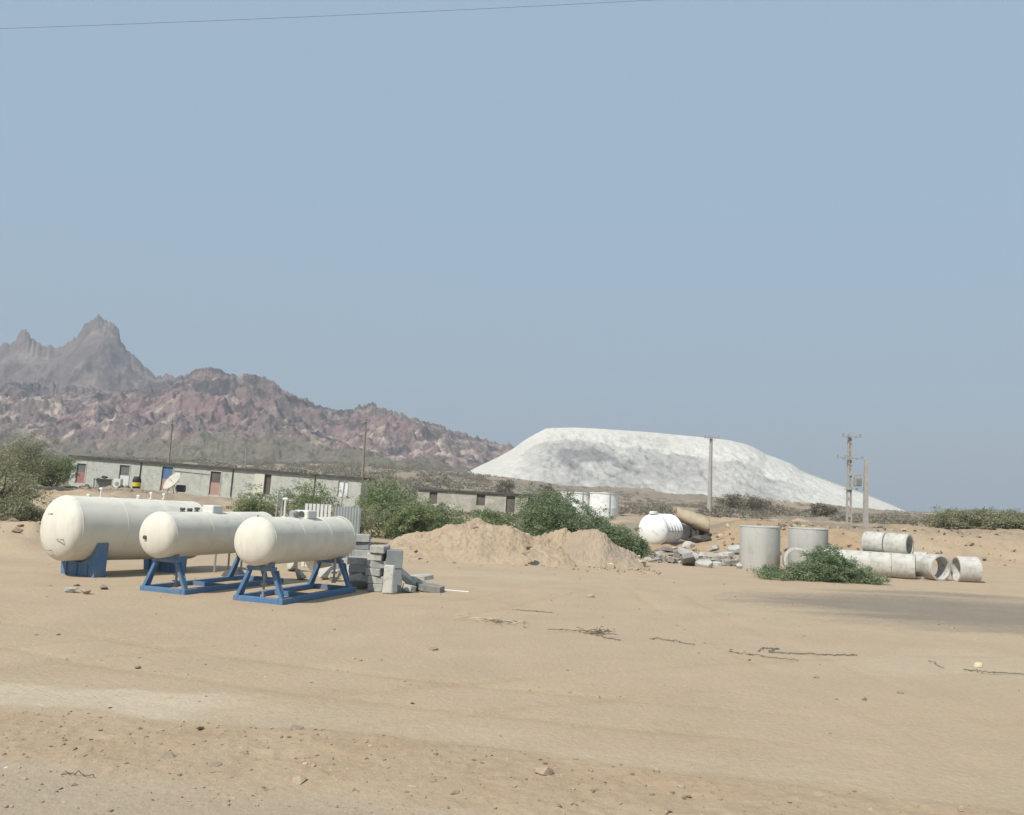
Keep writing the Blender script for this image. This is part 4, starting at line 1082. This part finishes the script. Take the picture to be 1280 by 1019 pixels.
# ------------------------------------------------------------------ power poles
def pole(label, px, ptop, Y, r0, r1, m, arms=(), zb=None, group='power poles', square=False, holes=False, dark_arm=M_grey, name='power_pole', lean=0):
    topp = at(px, ptop, Y)
    zb = H1(topp.x, Y) if zb is None else zb
    t = thing(name, label, 'power pole', (topp.x, Y, zb), (0, R(lean), 0), group)
    h_ = topp.z - zb
    bm = B()
    if square:
        if holes:
            for s in (-1, 1): beam(bm, (s * r0 * .75, 0, -.5), (s * r1 * .75, 0, h_), r0 * .9, r0 * .42)
            nh = 12
            for k in range(nh):
                z = h_ * (k + .3) / nh; f = z / h_; wd = (r0 * (1 - f) + r1 * f) * 1.5
                box(bm, (0, 0, z), (wd, r0 * .6, h_ / nh * .38))
        else: box(bm, (0, 0, h_ / 2 - .25), (r0 * 2, r0 * 1.6, h_ + .5), taper=r1 / r0)
    else: tube(bm, [(0, 0, -.5), (0, 0, h_)], [r0, r1], 12)
    obj('shaft', bm, m, t)
    for (zf, w_, off) in arms:
        z = h_ - zf
        bm = B(); box(bm, (off, -r0 - .05, z), (w_, .10, .10)); 
        arm = obj('crossarm', bm, dark_arm, t)
        for x in (-w_ / 2 + .08, -w_ * .18, w_ / 2 - .08):
            b2 = B(); lathe(b2, [(0, .02), (.05, .02), (.06, .07), (.10, .07), (.11, .045), (.15, .065), (.19, .05), (.22, 0)], 10, 'Z')
            for v in b2.verts: v.co += Vector((off + x, -r0 - .05, z + .05))
            obj('insulator', b2, M_white if dark_arm is M_white else M_grey, arm)
        b2 = B(); beam(b2, (off + w_ * .28, -r0 - .05, z - .05), (0, -r0 * .9, z - .45), .03, .03); beam(b2, (off - w_ * .28, -r0 - .05, z - .05), (0, -r0 * .9, z - .45), .03, .03)
        obj('brace', b2, dark_arm, t)
    return t, h_
pole('thin distant brown pole with crossarm behind the left part of the long block', 215.5, 525, 120, .16, .11, M_poled, [(.5, 1.3, 0)], zb=2.0)
pole('brown pole behind the right end of the long block, above the thicket', 457.5, 524, 112, .22, .13, M_poled, [(.35, .9, 0)], zb=1.4)
pole('tall plain grey pole in front of the white hill', 889, 546, 98, .27, .17, M_pole, [(.15, 1.7, 0)])
tp, th = pole('pale ladder shaped concrete pole with two crossarms, left of the transformer', 1062, 545, 69, .24, .11, M_pole, [(.05, 1.5, .05), (1.75, 2.1, -.05)], square=True, holes=True, zb=H1(28, 69) - .6)
pole('plain pale concrete pole without crossarm, right of the transformer', 1082.5, 575, 68.5, .20, .12, M_pole, [], square=True, zb=H1(29, 68.5) - .6)
pc_ = at(1071, 602, 68.6)
t = thing('transformer', 'grey finned transformer box hung between the two pale poles', 'transformer', pc_)
bm = B(); box(bm, (.06, 0, 0), (.5, .45, .72), bev=.04); obj('body', bm, M_grey, t)
for k in range(5):
    bm = B(); box(bm, (-.12 + k * .1, -.262, -.03), (.03, .07, .55)); obj('fin', bm, M_grey, t)
for k in range(3):
    bm = B(); lathe(bm, [(0, .03), (.06, .06), (.10, .03), (.16, .055), (.20, .03), (.30, .02), (.30, 0)], 8, 'Z')
    for v in bm.verts: v.co += Vector((-.12 + k * .17, 0, .36))
    obj('bushing', bm, M_pole, t)
a_, b_ = at(1056, 611, 68.8), at(1080, 592, 68.5)
bm = B(); beam(bm, at(1055, 611.5, 68.9), at(1072, 611.5, 68.7), .12, .10); beam(bm, at(1060, 594, 68.9), at(1081, 594, 68.6), .09, .09)
for v in bm.verts: v.co -= pc_
obj('bracket', bm, M_grey, t)
for k, (a, b_, Yk, lab) in enumerate([(308, 560, 130, 'short faint distant post behind the middle of the long block')]):
    p = at(a, b_, Yk); zb = H1(p.x, Yk); bm = B(); tube(bm, [(0, 0, -.2), (0, 0, p.z - zb)], .07, 8); o = obj('distant_post', bm, M_pole); o.location = (p.x, Yk, zb); tag(o, lab, 'post')
# cable crossing overhead
bm = B(); q0, q1 = at(-260, 44, 15), at(1500, -42, 15)
tube(bm, [q0.lerp(q1, i / 24) + Vector((0, 0, -.14 * 4 * (i / 24) * (1 - i / 24))) for i in range(25)], .0035, 5)
tag(obj('overhead_cable', bm, M_greywire), 'thin power cable sagging across the top of the sky', 'cable')

# ------------------------------------------------------------------ buildings
def facade(name, label, cat, A, Bp, h_, depth, opens, mwall, roof_h=.2, over=.25, hl=None):
    """A, Bp: foot of the front wall's left and right ends. opens: (px0, px1, pyt, pyb, list of parts)"""
    d = Bp - A; L = d.length
    ex = d.normalized(); ey = Vector((-d.y, d.x, 0)).normalized(); ez = ex.cross(ey)
    Mw = Matrix((ex, ey, ez)).transposed().to_4x4(); Mw.translation = A
    t = thing(name, label, cat); t.matrix_world = Mw
    inv = Mw.inverted()
    def uv(px, py):
        dd = ray(px, py); k = (A - O).dot(ey) / dd.dot(ey); q = inv @ (O + dd * k); return q.x, q.z
    rects = []
    for op in opens:
        x0, z1 = uv(op[0], op[2]); x1, z0 = uv(op[1], op[3]); z1 = uv((op[0] + op[1]) / 2, op[2])[1]; z0 = uv((op[0] + op[1]) / 2, op[3])[1]
        rects.append((x0, x1, max(.02, z0), min(h_ - .15, z1)))
    xs = sorted({0, L, *[r[0] for r in rects], *[r[1] for r in rects]}); zs = sorted({0, h_, *[r[2] for r in rects], *[r[3] for r in rects]})
    bm = B()
    for xa, xb in zip(xs, xs[1:]):
        for za, zb in zip(zs, zs[1:]):
            xm, zm = (xa + xb) / 2, (za + zb) / 2
            if any(r[0] < xm < r[1] and r[2] < zm < r[3] for r in rects): continue
            bm.faces.new([bm.verts.new(p) for p in ((xa, 0, za), (xb, 0, za), (xb, 0, zb), (xa, 0, zb))])
    rv = .18
    for x0, x1, z0, z1 in rects:
        for q in (((x0, 0, z0), (x0, rv, z0), (x0, rv, z1), (x0, 0, z1)), ((x1, 0, z0), (x1, 0, z1), (x1, rv, z1), (x1, rv, z0)), ((x0, 0, z1), (x0, rv, z1), (x1, rv, z1), (x1, 0, z1)), ((x0, 0, z0), (x1, 0, z0), (x1, rv, z0), (x0, rv, z0))):
            bm.faces.new([bm.verts.new(p) for p in q])
    for q in (((0, depth, 0), (0, depth, h_), (L, depth, h_), (L, depth, 0)), ((0, 0, 0), (0, 0, h_), (0, depth, h_), (0, depth, 0)), ((L, 0, 0), (L, depth, 0), (L, depth, h_), (L, 0, h_)), ((0, 0, -1), (L, 0, -1), (L, 0, 0), (0, 0, 0)), ((0, 0, h_), (L, 0, h_), (L, depth, h_), (0, depth, h_))):
        bm.faces.new([bm.verts.new(p) for p in q])
    bmesh.ops.remove_doubles(bm, verts=bm.verts[:], dist=.001)
    obj('wall', bm, mwall, t)
    bm = B(); box(bm, (L / 2, depth / 2, h_ + roof_h / 2 + .003), (L + over * 2, depth + over * 2, roof_h)); obj('roof', bm, M_roof, t)
    for (x0, x1, z0, z1), op in zip(rects, opens):
        kind = op[4]
        if kind[0] == 'void':
            bm = B(); box(bm, ((x0 + x1) / 2, rv + .05, (z0 + z1) / 2), (x1 - x0, .08, z1 - z0)); obj('opening', bm, kind[1], t)
        else:
            nm, mlow, mup, f = kind
            zm = z0 + (z1 - z0) * f
            bm = B(); box(bm, ((x0 + x1) / 2, rv - .06, (z0 + zm) / 2), (x1 - x0 - .02, .05, zm - z0)); dr = obj(nm, bm, mlow, t)
            bm = B(); box(bm, ((x0 + x1) / 2, rv - .05, (zm + z1) / 2), (x1 - x0 - .02, .04, z1 - zm - .01)); obj('upper_panel', bm, mup, dr)
            bm = B()
            for xx in (x0, x1): box(bm, (xx, -.01, (z0 + z1) / 2), (.08, .06, z1 - z0))
            box(bm, ((x0 + x1) / 2, -.012, z1), (x1 - x0 + .08, .06, .08)); obj('frame', bm, mwall, dr)
    return t, uv, L
A1 = at(86, 604, 93); B1 = at(449, 634, 88)
h1 = 2.75
opens1 = [(96.5, 105.5, 579, 604, ('door', M_red, M_glassd, .56)), (150, 160, 581, 609, ('door', M_white, M_glassd, .52)), (203, 213.5, 583, 617, ('door', M_pink, M_bluep, .48)),
          (263.5, 274, 589, 619, ('door', M_pink, M_void, .52)), (331, 337, 593, 618, ('void', M_void)), (423, 434, 600, 621, ('window', M_white, M_plwhite, .3))]  # white panels of the last window paint in its bright reflection
b1, uv1, L1b = facade('barrack_block', 'long low limewashed block with red, blue and pink doors under a thin dark roof', 'building', A1, B1, h1, 3.4, opens1, M_wall)
for px in (174.5, 290.5, 394):
    x, _ = uv1(px, 600); bm = B(); tube(bm, [(x, -.06, 0), (x, -.06, h1)], .06, 8); obj('downpipe', bm, M_dark, b1)
x0, _ = uv1(318, 600); x1, _ = uv1(330.5, 600); bm = B(); box(bm, ((x0 + x1) / 2, -.03, 1.35), (x1 - x0, .055, 2.5)); obj('plaster_panel', bm, M_cream, b1)
x0, _ = uv1(216, 600); x1, _ = uv1(262, 600); bm = B(); tube(bm, [(x0, -.03, h1 * .78), (x1, -.03, h1 * .74)], .03, 6); obj('cable', bm, M_wire, b1)
A2 = at(521, 638, 108); B2 = at(669, 645, 102)
opens2 = [(633, 643, 617, 641, ('void', M_void)), (660, 666, 619, 643, ('door', M_red, M_void, .6)), (537, 546, 615, 630, ('void', M_void)), (596, 606, 616, 632, ('void', M_void))]
A2.z = at(521, 612, 108).z - 2.6; B2.z = at(668, 621, 102).z - 2.55
b2, uv2, L2b = facade('ruined_block', 'low stone block with a dark roof edge and dark doorway, behind the green thicket', 'building', A2, B2, 2.6, 4.5, opens2, mat('old stone wall', (.40, .38, .31), (.32, .29, .24), 1.1, .95, bump=.03, bscale=8, c3=(.50, .49, .44), s3=.7))

# clutter in front of the long block
def on1(px, py, out=1.0):
    x, z = uv1(px, py); q = b1.matrix_world @ Vector((x, -out, 0)); q.z = max(H1(q.x, q.y), q.z - .3); return q
p = on1(137, 606, 1.2); t = thing('work_table', 'dark table piled with odds and ends in front of the long block', 'table', p)
bm = B(); box(bm, (0, 0, .95), (1.7, .7, .06)); obj('tabletop', bm, M_dark, t)
for sx in (-.75, .75):
    for sy in (-.28, .28): bm = B(); box(bm, (sx, sy, .46), (.07, .07, .92)); obj('leg', bm, M_dark, t)
bm = B(); box(bm, (0, .2, .5), (1.6, .04, .85)); obj('back_panel', bm, M_grey, t)
for k, (dx, s, m, lab) in enumerate([(-.4, .4, M_grey, 'grey bundle at the left of the dark work table'), (.15, .5, M_tarpd, 'dark bundle in the middle of the dark work table')]):
    o = obj('bundle', rock_bm(s * 1.4, s, s * .8, 960 + k, 16), m); o.location = p + Vector((dx, 0, 1.2)); rest(o, p.z + .98); tag(o, lab, 'bundle')
p = on1(154, 606, .9); t = thing('washing_machine', 'white washing machine standing by the white door', 'washing machine', p)
bm = B(); box(bm, (0, 0, .5), (.75, .6, 1.0), bev=.03); obj('body', bm, M_white, t)
bm = B(); lathe(bm, [(-.02, 0), (-.02, .2), (.02, .22), (.02, 0)], 20, 'Y')
for v in bm.verts: v.co += Vector((0, -.31, .5))
obj('door', bm, M_grey, t)
for k, (px, s, m, lab) in enumerate([(148, .5, M_tarpd, 'dark sack at the left of the white washing machine'), (161, .55, M_tarpd, 'dark sack between the washing machine and the yellow banded barrel'), (168, .6, M_grey, 'grey sack beside the downpipe, left of the barrel'), (118, .5, M_rubd, 'brownish heap left of the dark work table'), (112, .35, M_stone, 'small brown stone left of the brownish heap')]):
    p = on1(px, 606, 1.3); o = obj('sack', rock_bm(s * 1.3, s, s * .9, 970 + k, 18), m); o.location = p; rest(o, p.z - .05); tag(o, lab, 'sack')
p = on1(180, 611, 1.4); t = thing('barrel', 'black barrel with a yellow band in front of the long block', 'barrel', p)
bm = B(); lathe(bm, [(0, 0), (0, .36), (.3, .42), (.9, .42), (1.15, .34), (1.15, 0)], 24, 'Z'); obj('body', bm, M_black, t, False)
bm = B(); lathe(bm, [(.25, .416), (.28, .436), (.62, .436), (.66, .425), (.66, .416)], 24, 'Z'); obj('band', bm, M_yellow, t)
bm = B(); box(bm, (0, -.1, 1.22), (.5, .4, .12), bev=.03); obj('lid', bm, M_dark, t)
# satellite dish
p = on1(234, 618, 3.0); t = thing('satellite_dish', 'cream mesh satellite dish tilted up in front of the long block', 'satellite dish', p)
bm = B(); tube(bm, [(-.55, 0, 0), (-.1, 0, 1.0)], .05, 8); tube(bm, [(.55, 0, 0), (.1, 0, 1.0)], .05, 8); tube(bm, [(0, .5, 0), (0, 0, 1.0)], .05, 8); obj('stand', bm, M_white, t)
bm = B(); rr0 = 1.05
lathe(bm, [(-.03, 0), (.01, .4), (.10, .8), (.27, rr0), (.30, rr0), (.13, .8), (.04, .4), (.0, 0)], 32, 'Z')
M_dish = mat('dish mesh', (.62, .58, .48), (.38, .35, .30), 5, .8, streak=(1, 5, 1))
o = obj('reflector', bm, M_dish, t, True); o.location = (.1, 0, 1.1); o.rotation_euler = Vector((-.50, -.62, .60)).to_track_quat('Z', 'Y').to_euler()
bm = B(); box(bm, (.75, .3, .55), (.9, .5, .7), bev=.1); obj('dark_box', bm, M_dark, t)  # plain dark box low at the right of the dish stand
bm = B(); tube(bm, [(0, 0, 0), (0, 0, .9)], .02, 6); o2 = obj('feed_arm', bm, M_grey, o)
p = on1(60, 600, 4)
# rocks over the terrace wall under block
rubble_stuff('small_rubble', 'low broken stone edging along the yard of the long block', 260, -48, -12, 80, 86, .1, .5, M_stone, 64, zland)

# ------------------------------------------------------------------ debris on the yard
def squiggle(label, pts, r_, m, name='cable_scrap', seed=1, cat='cable scrap', jit=.035, n=8):
    rr_ = random.Random(seed); P = [G(*p) for p in pts]; out = []
    for a, b_ in zip(P, P[1:]):
        for i in range(n): q = a.lerp(b_, i / n); out.append(q + Vector((rr_.gauss(0, jit), rr_.gauss(0, jit), .012 + abs(rr_.gauss(0, .012)))))
    out.append(P[-1] + Vector((0, 0, .015)))
    bm = B(); tube(bm, out, r_ * .6, 5); return tag(obj(name, bm, m), label, cat, 'cable scraps strewn over the yard')
squiggle('longest dark cable scrap, right of centre, with a loop at its left end', [(948, 815), (955, 811), (972, 812), (962, 816), (985, 818), (1020, 819), (1045, 820), (1071, 820)], .016, M_wire, seed=1)
squiggle('thin brown cable scrap running under the longest one', [(910, 813), (925, 818), (950, 821), (975, 824), (998, 827)], .010, M_wood, seed=2)
squiggle('short wavy cable scrap in the centre of the yard', [(812, 800), (822, 799), (845, 803), (868, 807)], .013, M_wire, seed=3)
squiggle('cable scrap at the right edge of the photo', [(1205, 838), (1225, 841), (1255, 842), (1290, 845)], .015, M_wire, seed=4)
squiggle('faint short wire left of the right edge cable', [(1164, 828), (1180, 836)], .010, M_wood, seed=5)
squiggle('thin wire tail beside the tangled dry twigs', [(745, 795), (760, 799), (776, 801)], .014, M_wire, seed=6)
squiggle('straight thin scrap lying below the sand heaps', [(640, 763), (665, 765), (690, 766)], .012, M_wood, seed=7)
squiggle('straight brown stick low on the left, near the road verge', [(80, 968), (100, 971), (117, 973)], .008, M_wood, seed=8, jit=.005)
def twigs(label, px, py, w_, seed, n=22, m=M_wood):
    rr_ = random.Random(seed); p = G(px, py); bm = B()
    for k in range(n):
        a = Vector((rr_.gauss(0, w_ * .3), rr_.gauss(0, w_ * .2), rr_.uniform(.01, .05))); an = rr_.uniform(0, 6.28); l = rr_.uniform(.15, .45) * w_
        tube(bm, [a, a + Vector((math.cos(an) * l * .5, math.sin(an) * l * .5, rr_.uniform(0, .05))), a + Vector((math.cos(an) * l, math.sin(an) * l, .01))], .006, 4)
    o = obj('twig_tangle', bm, m); o.location = p; return tag(o, label, 'twigs', 'dry twig tangles on the yard')
twigs('tangle of dark dry twigs in the centre of the yard', 744, 792, .75, 1, 34)
twigs('pale tangle of twigs and scraps below the slab pile', 605, 777, .9, 2, 18, M_sandpale)
twigs('thin dark twigs just right of the pale tangle', 630, 780, .7, 3, 12)
GS2 = 'loose stones on the yard'
st = [(679, 970, .24, M_stone, 'largest pale brown stone at the bottom centre'), (542, 813, .20, M_stonedark, 'dark flat stone below the slab pile'), (212, 947, .15, M_stonedark, 'dark stone in the reddish strip at the left'), (375, 977, .22, M_stone, 'broad low stone in the reddish strip left of centre'), (269, 959, .16, M_stonedark, 'squat stone between two others in the reddish strip'), (1080, 875, .12, M_stonedark, 'pointed dark stone in the lower right of the yard'), (1125, 867, .12, M_stonedark, 'small round dark stone in the lower right of the yard'), (1021, 848, .12, M_stonedark, 'small dark stone below the longest cable scrap'),
      (172, 835, .13, M_stonedark, 'dark stone on the smooth sand below the second tank'), (88, 741, .4, M_rub, 'pale grey stone below the large tank'), (96, 733, .22, M_stonedark, 'small dark stone close to the large tank saddle'), (107, 743, .35, M_stone, 'brown stone beside the pale grey one below the large tank'), (128, 737, .3, M_stonedark, 'flat dark stone in front of the blue saddle'), (1222, 833, .22, M_sandpale, 'flat whitish stone near the right edge cable'), (738, 747, .3, M_stone, 'flat brown slab of earth below the grey heap'), (515, 986, .12, M_stone, 'stone at the bottom just left of centre'), (567, 993, .14, M_stonedark, 'dark stone at the bottom left of centre'), (596, 985, .12, M_stonedark, 'small dark stone near the bottom centre'),
      (8, 960, .06, M_white, 'tiny white pebble at the lower left'), (372, 914, .18, M_stonedark, 'flat dark stone where the pale track ends'), (250, 912, .12, M_stonedark, 'dark stone below the pale track'), (850, 986, .12, M_stone, 'pale stone at the bottom right of centre'), (910, 985, .12, M_stone, 'brown stone at the bottom right'), (860, 998, .13, M_stonedark, 'dark sliver of stone at the bottom right of centre')]
for k, (px, py, s, m, lab) in enumerate(st):
    p = G(px, py); o = obj('stone', rock_bm(s * .95, s * .7, s * .42, 1000 + k, 14), m)
    o.location = (p.x, p.y, .05); o.rotation_euler = (rng.uniform(-.2, .2), rng.uniform(-.2, .2), rng.uniform(0, 3)); rest(o, -.01); tag(o, lab, 'stone', GS2)
def dens(x, y):
    a = float(np.interp(x, *T1)); b_ = float(np.interp(x, *T2))
    if y > a: return .035
    if y > b_ - .5: return 1.0
    return .75
def zdet(x, y):
    g_, _ = ground_detail(np.array([x]), np.array([y])); return float(g_[0]) - .002
M_grit = mat('grit', (.37, .285, .20), (.27, .205, .145), 7, .95, island=.35)
rubble_stuff('gravel', 'small stones and clods strewn over the near verge', 4200, -6.5, 6.5, 6.3, 13, .008, .065, M_grit, 71, zdet, dens=dens, cat='gravel')
rubble_stuff('gravel', 'sparse pebbles over the middle of the yard', 600, -14, 16, 12, 33, .015, .10, M_grit, 72, zdet, cat='gravel')

# ------------------------------------------------------------------ haze
bm = B(); box(bm, (0, 1500, 140), (7600, 4800, 400))
hz = obj('haze', bm, mat('haze', (1, 1, 1)))
hm = bpy.data.materials.new('dusty air'); hm.use_nodes = True
n = hm.node_tree; n.nodes.remove(n.nodes['Principled BSDF'])
pv = n.nodes.new('ShaderNodeVolumePrincipled'); pv.inputs['Density'].default_value = .00036; pv.inputs['Color'].default_value = (.72, .765, .82, 1); pv.inputs['Anisotropy'].default_value = 0.0
n.links.new(pv.outputs[0], n.nodes['Material Output'].inputs['Volume'])
hz.data.materials.clear(); hz.data.materials.append(hm)
tag(hz, kind='stuff')

for o in COL.objects:
    if o.parent is None and o.type in ('MESH', 'EMPTY') and 'kind' not in o: o['kind'] = 'thing'
